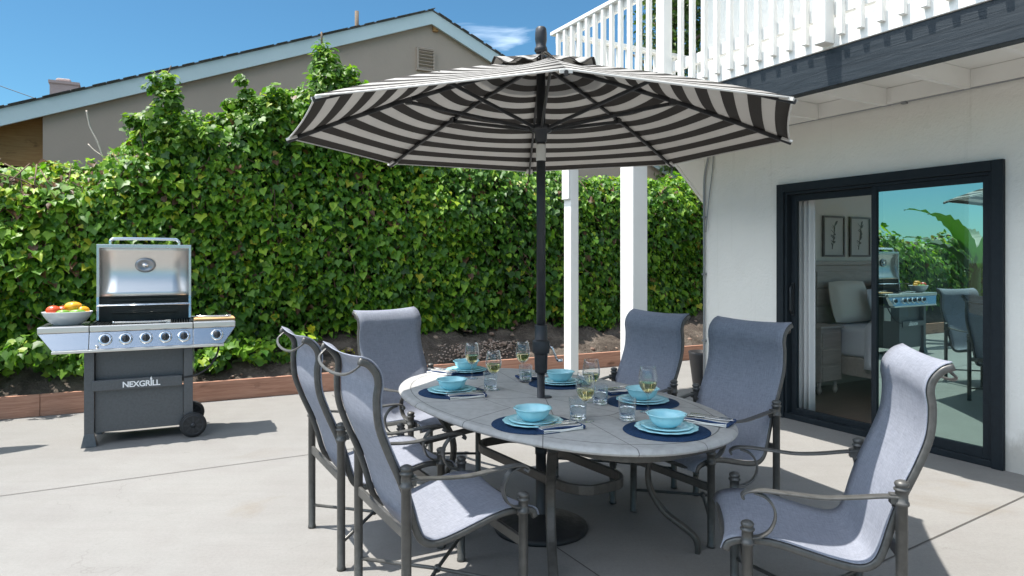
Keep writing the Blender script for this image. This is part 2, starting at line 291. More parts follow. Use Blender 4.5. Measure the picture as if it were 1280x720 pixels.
# ------------------------------------------------------------------ mesh builder
def V(*a): return np.array(a, float)
def unit(v): v = np.asarray(v, float); return v / (np.linalg.norm(v) + 1e-12)
class MB:
    def __init__(s): s.v = []; s.f = []; s.sm = []; s.at = []
    def add(s, verts, faces, smooth=False, at=None):
        o = len(s.v); s.v += [tuple(map(float, p)) for p in verts]; s.f += [tuple(o + i for i in f) for f in faces]; s.sm += [smooth] * len(faces)
        s.at += list(at) if at is not None else [0.] * len(verts); return s
    def box(s, c, d, rz=0, ry=0, rx=0):
        m = Euler((rx, ry, rz)).to_matrix(); c = Vector(c)
        vs = [c + m @ Vector((sx * d[0] / 2, sy * d[1] / 2, sz * d[2] / 2)) for sz in (-1, 1) for sy in (-1, 1) for sx in (-1, 1)]
        return s.add(vs, [(0, 2, 3, 1), (4, 5, 7, 6), (0, 1, 5, 4), (2, 6, 7, 3), (0, 4, 6, 2), (1, 3, 7, 5)])
    def bx(s, x0, x1, y0, y1, z0, z1): return s.box(((x0 + x1) / 2, (y0 + y1) / 2, (z0 + z1) / 2), (abs(x1 - x0), abs(y1 - y0), abs(z1 - z0)))
    def prism(s, poly, f0, f1):   # poly list of (a,b); f0/f1 map (a,b)->xyz for the two ends
        n = len(poly); vs = [f0(a, b) for a, b in poly] + [f1(a, b) for a, b in poly]
        return s.add(vs, [tuple(range(n))[::-1], tuple(range(n, 2 * n))] + [(i, (i + 1) % n, n + (i + 1) % n, n + i) for i in range(n)])
    def lathe(s, prof, c=(0, 0, 0), n=24, wav=None, smooth=True, sc=(1, 1)):
        k = len(prof); vs = []; fs = []
        for j, (r, z) in enumerate(prof):
            for i in range(n):
                a = 2 * math.pi * i / n; q = r * (1 + (wav(a, r, z) if wav else 0)); vs.append((c[0] + q * math.cos(a) * sc[0], c[1] + q * math.sin(a) * sc[1], c[2] + z))
        for j in range(k - 1):
            for i in range(n): i2 = (i + 1) % n; fs.append((j * n + i, j * n + i2, (j + 1) * n + i2, (j + 1) * n + i))
        if prof[0][0] > 1e-6: fs.append(tuple(range(n))[::-1])
        if prof[-1][0] > 1e-6: fs.append(tuple((k - 1) * n + i for i in range(n)))
        return s.add(vs, fs, smooth)
    def tube(s, path, r, n=10, smooth=True): 
        prof = [(math.cos(2 * math.pi * i / n), math.sin(2 * math.pi * i / n)) for i in range(n)]
        return s.sweep(path, prof, None, r, smooth)
    def sweep(s, path, prof, side=None, r=1., smooth=False, closed=False):
        P = np.array(path, float); k = len(P); n = len(prof); vs = []
        T = np.zeros_like(P)
        for i in range(k):
            a = P[(i - 1) % k] if (i > 0 or closed) else P[i]; b = P[(i + 1) % k] if (i < k - 1 or closed) else P[i]; T[i] = unit(b - a)
        if side is None:
            ref = V(0, 0, 1) if abs(T[0][2]) < .9 else V(1, 0, 0); sd = unit(np.cross(T[0], ref))
        for i in range(k):
            if side is not None: sd = unit(np.asarray(side, float) - T[i] * np.dot(side, T[i]))
            else: sd = unit(sd - T[i] * np.dot(sd, T[i]))
            nn = np.cross(sd, T[i]); q = r[i] if hasattr(r, '__len__') else r
            for a, b in prof: vs.append(P[i] + sd * a * q + nn * b * q)
        fs = []
        for i in range(k if closed else k - 1):
            i2 = (i + 1) % k
            for j in range(n): j2 = (j + 1) % n; fs.append((i * n + j, i * n + j2, i2 * n + j2, i2 * n + j))
        if not closed: fs.append(tuple(range(n))[::-1]); fs.append(tuple((k - 1) * n + j for j in range(n)))
        return s.add(vs, fs, smooth)
    def sphere(s, c, r, nu=12, nv=8, sc=(1, 1, 1), wav=None):
        vs = []; fs = []
        for j in range(nv + 1):
            t = math.pi * j / nv
            for i in range(nu):
                p = 2 * math.pi * i / nu; q = r * (1 + (wav(p, t) if wav else 0)); vs.append((c[0] + sc[0] * q * math.sin(t) * math.cos(p), c[1] + sc[1] * q * math.sin(t) * math.sin(p), c[2] + sc[2] * q * math.cos(t)))
        for j in range(nv):
            for i in range(nu): i2 = (i + 1) % nu; fs.append((j * nu + i, (j + 1) * nu + i, (j + 1) * nu + i2, j * nu + i2))
        return s.add(vs, fs, True)
    def surf(s, G, th=0., smooth=True, at=None):   # grid of points [u][v] -> sheet, optional thickness along the normal
        G = np.array(G, float); u, v = G.shape[:2]; idx = lambda i, j: i * v + j
        fs = [(idx(i, j), idx(i + 1, j), idx(i + 1, j + 1), idx(i, j + 1)) for i in range(u - 1) for j in range(v - 1)]
        if not th: return s.add(G.reshape(-1, 3), fs, smooth, at)
        du = np.gradient(G, axis=0); dv = np.gradient(G, axis=1); N = np.cross(du, dv); N /= (np.linalg.norm(N, axis=2, keepdims=True) + 1e-9)
        B = G - N * th; n = u * v
        f2 = [tuple(n + i for i in f[::-1]) for f in fs]; ed = [idx(i, 0) for i in range(u)] + [idx(u - 1, j) for j in range(1, v)] + [idx(i, v - 1) for i in range(u - 2, -1, -1)] + [idx(0, j) for j in range(v - 2, 0, -1)]
        f3 = [(ed[i], n + ed[i], n + ed[(i + 1) % len(ed)], ed[(i + 1) % len(ed)]) for i in range(len(ed))]
        return s.add(np.concatenate([G.reshape(-1, 3), B.reshape(-1, 3)]), fs + f2 + f3, smooth, None if at is None else list(at) * 2)
    def build(s, name, m, parent=None, attr_name=None, bevel=0, seg=2, loc=None, rz=0):
        me = bpy.data.meshes.new(name); me.from_pydata(s.v, [], s.f); me.polygons.foreach_set('use_smooth', s.sm)
        if attr_name: me.attributes.new(attr_name, 'FLOAT', 'POINT').data.foreach_set('value', s.at)
        me.update(); me.materials.append(M[m] if isinstance(m, str) else m)
        o = bpy.data.objects.new(name, me); COL.objects.link(o)
        if parent: o.parent = parent
        if bevel:
            b = o.modifiers.new('bevel', 'BEVEL'); b.width = bevel; b.segments = seg; b.limit_method = 'ANGLE'; b.angle_limit = R(40)
        if loc is not None: o.location = loc
        o.rotation_euler.z = rz; return o
def tag(o, label=None, cat=None, group=None, kind=None):
    if label: o['label'] = label
    if cat: o['category'] = cat
    if group: o['group'] = group
    if kind: o['kind'] = kind
    return o
def thing(name, label, cat, loc=(0, 0, 0), rz=0, group=None):
    o = bpy.data.objects.new(name, None); COL.objects.link(o); o.location = loc; o.rotation_euler.z = rz; o.empty_display_size = .1
    return tag(o, label, cat, group)
def copy_tree(o, parent=None):
    c = o.copy(); COL.objects.link(c); c.parent = parent
    for ch in list(o.children): copy_tree(ch, c)
    return c
def spline(pts, n=6):   # Catmull-Rom
    P = [np.array(p, float) for p in pts]; P = [2 * P[0] - P[1]] + P + [2 * P[-1] - P[-2]]; out = []
    for i in range(1, len(P) - 2):
        for k in range(n):
            t = k / n; a, b, c, d = P[i - 1:i + 3]
            out.append(.5 * (2 * b + (c - a) * t + (2 * a - 5 * b + 4 * c - d) * t * t + (3 * b - a - 3 * c + d) * t ** 3))
    out.append(P[-2]); return out
RECT = lambda w, h: [(-w / 2, -h / 2), (w / 2, -h / 2), (w / 2, h / 2), (-w / 2, h / 2)]
def rrect(w, h, r, n=3):
    out = []
    for cx, cy, a0 in ((w / 2 - r, -h / 2 + r, -90), (w / 2 - r, h / 2 - r, 0), (-w / 2 + r, h / 2 - r, 90), (-w / 2 + r, -h / 2 + r, 180)):
        for k in range(n + 1): a = R(a0 + 90 * k / n); out.append((cx + r * math.cos(a), cy + r * math.sin(a)))
    return out

# house frame: local x runs into the house, local y runs away from the camera along its wall
HO = Vector((3.42, 4.73, 0)); HA = R(29.0); HC, HS = math.cos(HA), math.sin(HA)
def hw(x, y, z=0): return Vector((HO.x + HC * x - HS * y, HO.y + HS * x + HC * y, z))

# ------------------------------------------------------------------ ground and patio
g = MB(); g.surf([[(x, y, -.006) for y in (-300, 300)] for x in (-300, 300)]); tag(g.build('ground', 'soil'), kind='structure')
g = MB(); g.surf([[tuple(hw(x, y, 0)) for y in np.linspace(-14, 5.35, 12)] for x in np.linspace(-16, 12, 14)], smooth=False); tag(g.build('patio', 'concrete'), kind='structure')
def joint(p, q, w=.007):
    p = V(*p); q = V(*q); d = unit(q - p); n = V(-d[1], d[0]) * w / 2; g = MB()
    g.add([(*(p + n), .003), (*(p - n), .003), (*(q - n), .003), (*(q + n), .003)], [(0, 1, 2, 3)])
    tag(g.build('patio_joint', 'joint'), kind='structure')
joint((-7.2, 2.0), (-.2, 5.84)); joint((-1.95, 7.38), (.9, 2.25)); joint((.2, 2.24), (4.6, 5.17), .010)

# ------------------------------------------------------------------ retaining board and soil bank
BY = lambda x: 5.03 - .033 * x
t = thing('retaining_board', 'long low reddish brown timber board edging the patio below the ivy', 'edging', hw(-6, BY(-6)), HA - .033)
xs = [-9, -4.6, -.05, 4.15, 6.9, 11]
for a, b in zip(xs[:-1], xs[1:]):
    MB().bx(a + .002, b - .002, 0, .042, 0, .205).build('plank', 'red_wood', t, bevel=.004)
pb = MB()
G = []
for i, x in enumerate(np.linspace(-14, 6, 130)):
    row = []
    for j, f in enumerate(np.linspace(0, 1, 14)):
        y = BY(x) + .045 + f * 1.5; z = .17 + .48 * min(1, (f * 1.5 / .95)) ** .8 + (.05 * math.sin(3.1 * x + 5 * f) + .035 * math.sin(9.3 * x + 9 * f + 1) + .02 * math.sin(23 * x + 17 * f)) * min(1, 5 * f)
        row.append(tuple(hw(x, y, z)))
    G.append(row)
pb.surf(G); tag(pb.build('soil_bank', 'soil'), kind='structure')

# ------------------------------------------------------------------ leaves
LEAF_IVY = np.array([(0, .06, 0), (0, 1, -.10), (0, .5, .0), (-.20, -.10, .05), (-.47, .02, .10), (-.56, .40, .10), (-.27, .60, .07), (.20, -.10, .05), (.47, .02, .10), (.56, .40, .10), (.27, .60, .07)], float)
FACE_IVY = [(0, 5, 4, 3), (0, 2, 6, 5), (2, 1, 6), (0, 7, 8, 9), (0, 9, 10, 2), (2, 10, 1)]
LEAF_OVAL = np.array([(0, 0, 0), (0, 1, -.08), (0, .5, 0), (-.26, .3, .07), (-.24, .65, .05), (.26, .3, .07), (.24, .65, .05)], float)
FACE_OVAL = [(0, 2, 4, 3), (2, 1, 4), (0, 5, 6, 2), (2, 6, 1)]
def leaf_mesh(name, P, N, D, size, rnd, m, tpl=LEAF_IVY, faces=FACE_IVY, parent=None):
    P = np.asarray(P); n = len(P); N = N / np.linalg.norm(N, axis=1, keepdims=True)
    D = D - N * (D * N).sum(1, keepdims=True); D /= np.linalg.norm(D, axis=1, keepdims=True) + 1e-9; X = np.cross(D, N)
    k = len(tpl); curl = rng.uniform(.3, 2.2, n)[:, None, None]
    T = np.broadcast_to(tpl, (n, k, 3)).copy() * (1, 1, 1); T[:, :, 2:] *= curl; T[:, :, 0] *= rng.uniform(.8, 1.1, n)[:, None]
    Vv = P[:, None] + size[:, None, None] * (X[:, None] * T[:, :, 0:1] + D[:, None] * T[:, :, 1:2] + N[:, None] * T[:, :, 2:3])
    loops = []; starts = []; tot = []
    fl = [i for f in faces for i in f]; base = np.array(fl)
    lv = (base[None] + (np.arange(n) * k)[:, None]).ravel()
    cnt = np.array([len(f) for f in faces]); ct = np.tile(cnt, n); st = np.concatenate([[0], np.cumsum(ct)[:-1]])
    me = bpy.data.meshes.new(name); me.vertices.add(n * k); me.vertices.foreach_set('co', Vv.astype(np.float32).ravel())
    me.loops.add(len(lv)); me.loops.foreach_set('vertex_index', lv.astype(np.int32)); me.polygons.add(len(ct)); me.polygons.foreach_set('loop_start', st.astype(np.int32))
    me.polygons.foreach_set('use_smooth', np.ones(len(ct), bool)); me.update(calc_edges=True)
    me.attributes.new('rnd', 'FLOAT', 'POINT').data.foreach_set('value', np.repeat(rnd, k).astype(np.float32))
    me.materials.append(M[m]); o = bpy.data.objects.new(name, me); COL.objects.link(o)
    if parent: o.parent = parent
    return o
_ph = rng.uniform(0, 6.28, (24, 3)); _fr = rng.normal(0, 1, (24, 3))
def fnoise(p, sc=1.):
    p = np.atleast_2d(p) * sc; return sum(np.sin(p @ _fr[i] + _ph[i, 0]) for i in range(24)) / 5.
CX, SX = HC, HS
def hwv(x, y, z): return np.stack([HO.x + HC * x - HS * y, HO.y + HS * x + HC * y, z], 1)
TOPX = [-14, -7.4, -6.6, -5.9, -5.6, -5.25, -4.9, -4.4, -4.0, -3.7, -3.2, -2.6, -2.0, -1.0, 0, 1.5, 2.9, 5]
TOPZ = [1.75, 1.8, 2.55, 2.52, 2.60, 2.95, 3.12, 3.18, 3.32, 3.45, 3.5, 3.45, 3.2, 2.9, 2.75, 2.7, 2.65, 2.6]
def topz(x): return np.interp(x, TOPX, TOPZ)
def hedge_front(x, z):
    q = np.stack([x, z * 1.2, 0 * x], 1); return 5.85 - .13 * fnoise(q, 1.1) - .07 * fnoise(q + 7, 2.6) - .12 * np.sin(np.clip((z - .4) / 2.4, 0, 1) * math.pi)
def hedge_leaves(n, xa, xb, sz):
    x = rng.uniform(xa, xb, n); tz = topz(x) + .10 * fnoise(np.stack([x, 0 * x, 0 * x], 1), 5.)
    zb = .52 + .12 * fnoise(np.stack([x, 0 * x + 3, 0 * x], 1), 3.)
    u = rng.uniform(0, 1, n); front = u < .8
    z = np.where(front, zb + (tz - zb) * rng.uniform(0, 1, n) ** .95, tz)
    dep = np.where(front, rng.beta(1.1, 1.8, n) * .42 - .06, 0)
    y = hedge_front(x, z) + dep
    rnd_top = np.clip((z - (tz - .35)) / .35, 0, 1) ** 2 * .35
    y = np.where(front, y + rnd_top, y + .25 + rng.uniform(0, 1, n) * .8); z = np.where(front, z, z + rng.uniform(-.14, .10, n) + .1 * fnoise(np.stack([x, y, 0 * x], 1), 4.))
    N = np.stack([rng.normal(0, .62, n), np.where(front, -1., -.35) + rng.normal(0, .3, n), np.where(front, .80, 1.) + rng.normal(0, .42, n)], 1)
    D = np.stack([rng.normal(0, .45, n), np.where(front, -.35, -.6), np.where(front, -1., -.3) + rng.normal(0, .2, n)], 1)
    rot = lambda A: np.stack([HC * A[:, 0] - HS * A[:, 1], HS * A[:, 0] + HC * A[:, 1], A[:, 2]], 1)
    size = np.minimum(sz * rng.lognormal(-.08, .42, n), .125)
    pat = fnoise(np.stack([x, z, y], 1), 1.5) * .10
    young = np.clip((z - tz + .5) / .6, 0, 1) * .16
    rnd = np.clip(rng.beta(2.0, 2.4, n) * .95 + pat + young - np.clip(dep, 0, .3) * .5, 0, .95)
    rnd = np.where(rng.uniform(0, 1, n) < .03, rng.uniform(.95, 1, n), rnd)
    return hwv(x, y, z), rot(N), rot(D), size, rnd
hedge = thing('ivy_hedge', 'tall dense green ivy hedge running behind the grill and table', 'hedge', hw(-3, 6.2, .5), 0)
hedge.location = (0, 0, 0)
parts = [hedge_leaves(43000, -7.6, -1.2, .070), hedge_leaves(26000, -1.2, 4.4, .070), hedge_leaves(6000, -14, -7.6, .125)]
allp = [np.concatenate([p[i] for p in parts]) for i in range(5)]; sel = rng.uniform(0, 1, len(allp[0])) < .6
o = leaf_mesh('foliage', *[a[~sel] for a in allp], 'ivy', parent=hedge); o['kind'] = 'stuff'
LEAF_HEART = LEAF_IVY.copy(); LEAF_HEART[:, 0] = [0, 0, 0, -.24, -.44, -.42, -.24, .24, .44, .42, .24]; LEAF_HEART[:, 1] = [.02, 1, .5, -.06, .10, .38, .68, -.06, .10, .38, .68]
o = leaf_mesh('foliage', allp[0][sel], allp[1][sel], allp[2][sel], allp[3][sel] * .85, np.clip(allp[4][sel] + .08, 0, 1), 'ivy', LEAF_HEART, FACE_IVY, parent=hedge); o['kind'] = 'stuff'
# core behind the leaves, coloured near black so the gaps look shaded
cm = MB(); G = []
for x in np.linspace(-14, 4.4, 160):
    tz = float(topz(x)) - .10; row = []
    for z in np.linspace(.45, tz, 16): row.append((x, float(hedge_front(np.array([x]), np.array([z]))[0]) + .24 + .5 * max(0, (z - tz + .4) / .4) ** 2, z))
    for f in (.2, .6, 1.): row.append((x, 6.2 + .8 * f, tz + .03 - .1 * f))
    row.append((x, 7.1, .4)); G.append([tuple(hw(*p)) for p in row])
cm.surf(G); cm.build('shade_core', 'core', hedge)

sm_ = MB()
for i in range(150):
    x = rng.uniform(-7.4, 4.2); z = rng.uniform(.45, 2.2); pts = []
    for k in range(7): pts.append((x, z)); x += rng.normal(0, .10); z += rng.uniform(.05, .22)
    pts = [(a, b) for a, b in pts if b < float(topz(a)) - .05]
    if len(pts) > 2: sm_.tube([tuple(hw(a, float(hedge_front(np.array([a]), np.array([b]))[0]) + rng.uniform(-.02, .10), b)) for a, b in pts], rng.uniform(.004, .009), 5)
sm_.build('stem', 'twig_brown', hedge)
def vine(name, label, cat, base, blobs, n, sz, m='shoot', tpl=LEAF_IVY, fc=FACE_IVY, stems=(), group=None, leafpart='foliage', floor=None):
    """blobs: (centre xyz world, radii, weight)"""
    t = thing(name, label, cat, base, 0, group)
    w = np.array([b[2] for b in blobs], float); w /= w.sum(); pick = rng.choice(len(blobs), n, p=w)
    C = np.array([b[0] for b in blobs])[pick]; Rr = np.array([b[1] for b in blobs])[pick]
    d = rng.normal(0, 1, (n, 3)); d /= np.linalg.norm(d, axis=1, keepdims=True); r = rng.uniform(.25, 1, n) ** .45 * (1 + .22 * fnoise(C + d, 3.5))
    P = C + d * Rr * r[:, None]
    if floor is not None: P[:, 2] = np.maximum(P[:, 2], floor + rng.uniform(0, .05, n))
    N = d * .8 + np.array([0, -.35, .7]) + rng.normal(0, .45, (n, 3)); D = np.stack([rng.normal(0, .5, n), rng.normal(-.2, .5, n), rng.normal(-.7, .4, n)], 1)
    leaf_mesh(leafpart, P - np.array(base), N, D, np.minimum(sz * rng.lognormal(0, .3, n), sz * 1.5), np.clip(rng.beta(2, 2, n) + .12 * d[:, 2], 0, 1), m, tpl, fc, t)
    if stems:
        sb = MB()
        for path, r in stems: sb.tube([V(*p) - V(*base) for p in spline(path, 4)], r, 6)
        sb.build('stem', 'bark', t)
    return t
def at(px, py, Y): return (( px - 640) / 853 * Y, Y, 1.46 - (py - 325) / 853 * Y)
def blobs_px(lst, Y): return [(at(px, py, Y + dy), (r, r, r * k), w) for px, py, r, k, w, dy in lst]
b = blobs_px([(205, 100, .13, .7, 1, 0), (212, 122, .14, .9, 1.3, 0), (205, 150, .20, .9, 2, 0), (185, 165, .22, .8, 2, .05), (232, 160, .17, .8, 1.5, 0), (222, 180, .3, .8, 3, .1), (193, 110, .10, .6, .6, 0), (170, 150, .10, .5, .7, 0), (262, 165, .12, .6, 1, 0)], 7.45)
vine('climbing_vine', 'short ragged ivy shoot climbing above the hedge toward the blue fascia', 'vine', at(205, 200, 7.45), b, 1300, .064, stems=[([at(205, 210, 7.45), at(215, 150, 7.45), at(205, 110, 7.45), at(214, 82, 7.45)], .006)])
b = blobs_px([(300, 100, .07, .8, .35, 0), (308, 118, .09, .7, .5, 0), (322, 128, .12, .6, .7, 0), (292, 130, .12, .5, .6, .05), (345, 120, .13, .9, 1, 0), (340, 145, .20, .9, 2, 0), (310, 150, .20, .6, 1.6, 0), (284, 150, .12, .6, .7, 0)], 7.95)
vine('climbing_vine', 'leafy tangle of ivy tips on the hedge left of the tall conical shrub', 'vine', at(320, 180, 7.95), b, 950, .062, stems=[([at(325, 180, 7.95), at(318, 140, 7.95), at(300, 95, 7.95)], .006)])
b = blobs_px([(402, 60, .07, 1.5, .5, 0), (405, 75, .13, 1.1, 1.2, 0), (410, 95, .22, 1.1, 3, 0), (412, 120, .30, .9, 5, 0), (385, 125, .2, .8, 2, 0), (436, 90, .10, .8, .7, 0), (440, 108, .14, .7, 1.2, 0), (405, 150, .38, .8, 7, .05), (455, 110, .12, .6, .9, 0), (465, 125, .2, .7, 1.5, 0), (370, 140, .18, .8, 1.5, 0)], 8.35)
vine('shrub', 'tall conical bright green shrub rising above the ivy in front of the gable', 'shrub', at(408, 200, 8.35), b, 3000, .085, tpl=LEAF_OVAL, fc=FACE_OVAL, stems=[([at(408, 200, 8.35), at(410, 130, 8.35), at(403, 75, 8.35), at(402, 40, 8.35)], .012)])
# low clumps spilling over the bank
def gp(px, py): Y = 853 * 1.46 / (py - 325); return (px - 640) / 853 * Y, Y
b = [(tuple(hw(-6.6 + .23 * i, 5.35 + .22 * (i % 2), .42 + .09 * ((i * 7) % 3))), (.22, .18, .15), 1) for i in range(7)]
vine('ivy_clump', 'yellow green clump of low ivy spilling over the bank left of the grill', 'plant', hw(-6, 5.4, .2), b, 900, .070, m='shoot', floor=.27)
b = [(tuple(hw(-4.55 + .22 * i, 5.42 + .1 * (i % 2), .40 + .06 * ((i * 5) % 3))), (.22, .16, .15), 1) for i in range(5)]
vine('ivy_clump', 'low clump of ivy on the bank just right of the grill', 'plant', hw(-4.1, 5.45, .2), b, 600, .075, m='ivy', floor=.27)
# small yellow weeds and one yellow leaf cluster
for (px, py, lab) in ((318, 452, 'small yellow flowered weed on the soil behind the timber board'), (432, 440, 'pale yellow weed on the soil behind the two tilted chair backs')):
    Y = 7.6 + (px - 318) * .004; c = at(px, py, Y); vine('weed', lab, 'weed', c, [(c, (.12, .08, .05), 1)], 26, .034, m='yellow_leaf')
c = at(390, 408, 7.75); vine('yellow_foliage', 'orange yellow dying leaves at the foot of the hedge', 'plant', c, [(c, (.05, .04, .04), 1)], 9, .055, m='yellow_leaf')
# gravel on the bank
P = []; st = MB()
for i in range(600):
    x = rng.normal(-1.55, .42); f = rng.uniform(0.02, .32); y = BY(x) + .06 + f; z = .19 + .48 * (f / .95) ** .8 + .012; c = hw(x, y, z); r = rng.uniform(.007, .017)
    n0 = len(st.v); st.sphere(c, r, 6, 4, (1, rng.uniform(.6, 1), .6)); st.at[n0:] = [rng.uniform()] * (len(st.v) - n0)
tag(st.build('gravel', 'pebble', attr_name='rnd'), kind='stuff')
st = MB()
for i in range(160):
    x = rng.uniform(-6.6, 4); f = rng.uniform(0.05, .9); y = BY(x) + .06 + f; z = .18 + .48 * min(1, f / .95) ** .8; c = hw(x, y, z); r = rng.uniform(.015, .05)
    n0 = len(st.v); st.sphere(c, r, 7, 5, (1, rng.uniform(.6, 1), .6), lambda p, q: .15 * math.sin(3 * p + q * 5)); st.at[n0:] = [rng.uniform(0, .5)] * (len(st.v) - n0)
tag(st.build('pebbles', 'pebble', attr_name='rnd'), kind='stuff')
# bare twig against the neighbour's wall
tw = MB(); q = lambda px, py: at(px, py, 7.5)
tw.tube(spline([q(130, 200), q(122, 178), q(113, 160), q(110, 148), q(108, 138)], 4), .009, 5); tw.tube(spline([q(128, 195), q(118, 188), q(110, 180)], 3), .006, 5)
tag(tw.build('bare_twig', 'twig'), 'pale leafless twig sticking up from the hedge before the tan wall', 'twig')

# ------------------------------------------------------------------ neighbour's house behind the hedge
GY = 9.5; AX = -.37; AZ = 6.18
nb = thing('neighbour_house', 'tan stucco house with low pitched gable and pale blue fascia behind the hedge', 'house', HO, HA)
sl = .415; XL = -9.5; XR = 7.2; DP = 14
zr = lambda x: AZ - (.388 if x < AX else .43) * abs(x - AX)
wl = -6.45
poly = [(wl, 0), (XR, 0), (XR, zr(XR) - .15), (AX, AZ - .15), (wl, zr(wl) - .15)]
MB().prism(poly, lambda a, b: (a, GY + .10, b), lambda a, b: (a, GY + DP, b)).build('wall', 'tan_stucco', nb)
for (x0, x1) in ((XL, AX), (AX, XR)):
    MB().prism([(x0, zr(x0) - .27), (x1, zr(x1) - .27), (x1, zr(x1) - .025), (x0, zr(x0) - .025)], lambda a, b: (a, GY, b), lambda a, b: (a, GY + .05, b)).build('fascia', 'fascia', nb)
    rb = MB().prism([(x0, zr(x0) - .022), (x1, zr(x1) - .022), (x1, zr(x1) + .002), (x0, zr(x0) + .002)], lambda a, b: (a, GY - .02, b), lambda a, b: (a, GY + DP + .4, b)); 
    n = 44
    for i in range(n):   # ragged shingle edge
        f = (i + rng.uniform(-.2, .2)) / n; x = x0 + (x1 - x0) * f; w = abs(x1 - x0) / n * .9; rb.box((x, GY + .1, zr(x) + .005), (w, .3, .008), ry=math.atan(.43 if x > AX else .388) * (1 if x > AX else -1))
    rb.build('roof', 'shingle', nb)
    MB().prism([(x0, zr(x0) - .14), (x1, zr(x1) - .14), (x1, zr(x1) - .12), (x0, zr(x0) - .12)], lambda a, b: (a, GY + .052, b), lambda a, b: (a, GY + .098, b)).build('soffit', 'fascia', nb)
pm = MB()
for i in range(0): pm.bx(XL + .3, wl - .002, GY + .6 + i * .42, GY + 1.0 + i * .42, zr(wl) - .62, zr(wl) - .58)
pm.prism([(XL, 0), (wl - .004, 0), (wl - .004, zr(wl) - .2), (XL, zr(XL) - .2)], lambda a, b: (a, GY + .35, b), lambda a, b: (a, GY + .4, b)); pm.build('porch_boards', 'porch_wood', nb)  # boards stood upright in place of the ceiling so the wood catches sky light
def on_gable(px, py, y=GY + .10):   # house-local x,z of a pixel on the plane y
    r = (px - 640) / 853; x = (r * (HO.y + HC * y) - (HO.x - HS * y)) / (HC - r * HS); Y = HO.y + HC * y + HS * x; return x, 1.46 - (py - 325) * Y / 853
vx0, vz1 = on_gable(520, 59); vx1, vz0 = on_gable(543, 91)
vb = MB()
for i in range(7): z = vz0 + (vz1 - vz0) * (i + .5) / 7; vb.box(((vx0 + vx1) / 2, GY + .075, z), (vx1 - vx0 - .05, .012, .075), rx=R(50))
vf = MB().bx(vx0, vx0 + .04, GY + .05, GY + .099, vz0, vz1).bx(vx1 - .04, vx1, GY + .05, GY + .099, vz0, vz1).bx(vx0 + .04, vx1 - .04, GY + .05, GY + .099, vz0, vz0 + .04).bx(vx0 + .04, vx1 - .04, GY + .05, GY + .099, vz1 - .04, vz1)
v_ = vf.build('gable_vent', 'tan_stucco', nb); vb.build('slat', 'tan_stucco', v_); MB().bx(vx0 + .04, vx1 - .04, GY + .092, GY + .098, vz0 + .04, vz1 - .04).build('backing', 'cable', v_)  # near-black backing sheet painted in for the shade between the slats
cx0, cz = on_gable(62, 103, GY + 3.0); cx1, _ = on_gable(98, 103, GY + 3.0)
ch = MB().bx(cx0, cx1, GY + 3, GY + 3.7, 2.0, cz).bx(cx0 - .02, cx1 + .02, GY + 2.98, GY + 3.72, cz, cz + .05).build('chimney', 'brick', nb)
MB().bx(cx0 + .08, cx1 - .12, GY + 3.1, GY + 3.6, cz + .05, cz + .13).build('chimney_cap', 'brick', ch, bevel=.05)
px_, pz_ = on_gable(446, 14, GY + 1.6); MB().tube([(px_, GY + 1.6, pz_ - .9), (px_, GY + 1.6, pz_)], .04, 10).build('vent_pipe', 'bark', nb)
bx_, bz_ = on_gable(541, 27, GY + .2); MB().bx(bx_ - .05, bx_ + .05, GY + .052, GY + .099, AZ - .38, AZ - .275).build('ridge_beam', 'porch_wood', nb)
# overhead wire
wi = MB(); A = at(-120, 42, 24); B = at(52, 126, 22); mid = tuple((a + b) / 2 - (0, 0, .25)[i] for i, (a, b) in enumerate(zip(A, B)))
wi.tube(spline([A, mid, B], 8), .012, 5); tag(wi.build('overhead_wire', 'cable'), 'thin black overhead wire slanting down to the neighbouring roof at far left', 'wire')

# tree beyond the balcony
def tree(name, label, base, h, crowns, n, sz):
    t = thing(name, label, 'tree', base)
    tr = MB(); tr.tube(spline([(0, 0, 0), (.1, .05, h * .35), (-.05, .1, h * .65), (.1, 0, h * .95)], 5), [.16 - .0065 * i for i in range(16)], 8)
    for k in range(7): a = k * 2.4; zb = h * (.4 + .07 * k); tr.tube(spline([(0, .05, zb), (.5 * math.cos(a), .5 * math.sin(a), zb + .5), (1.0 * math.cos(a), 1.0 * math.sin(a), zb + .8)], 4), [.06 - .005 * i for i in range(9)], 6)
    tr.build('trunk', 'bark', t)
    pick = rng.integers(0, len(crowns), n); C = np.array([c[0] for c in crowns])[pick]; Rr = np.array([c[1] for c in crowns])[pick][:, None]
    d = rng.normal(0, 1, (n, 3)); d /= np.linalg.norm(d, axis=1, keepdims=True); r = rng.uniform(.2, 1, n)[:, None] ** .5 * (1 + .25 * fnoise(C + d, 4.)[:, None])
    leaf_mesh('crown', C + d * Rr * r, d + rng.normal(0, .5, (n, 3)) + (0, 0, .4), rng.normal(0, 1, (n, 3)) - (0, 0, .6), sz * rng.lognormal(0, .3, n), rng.beta(2, 2, n), 'tree', LEAF_OVAL, FACE_OVAL, t)
    return t
cr = [((.9 * math.cos(i * 2.4) * (i % 3) * .5, .9 * math.sin(i * 2.4) * (i % 3) * .5, 3.4 + i * .42), .75 + .2 * ((i * 3) % 4) / 3) for i in range(14)]
tree('tree', 'dense olive green tree seen between the white railing and the upper wall', (3.75, 16, 0), 8.0, cr, 9000, .12)

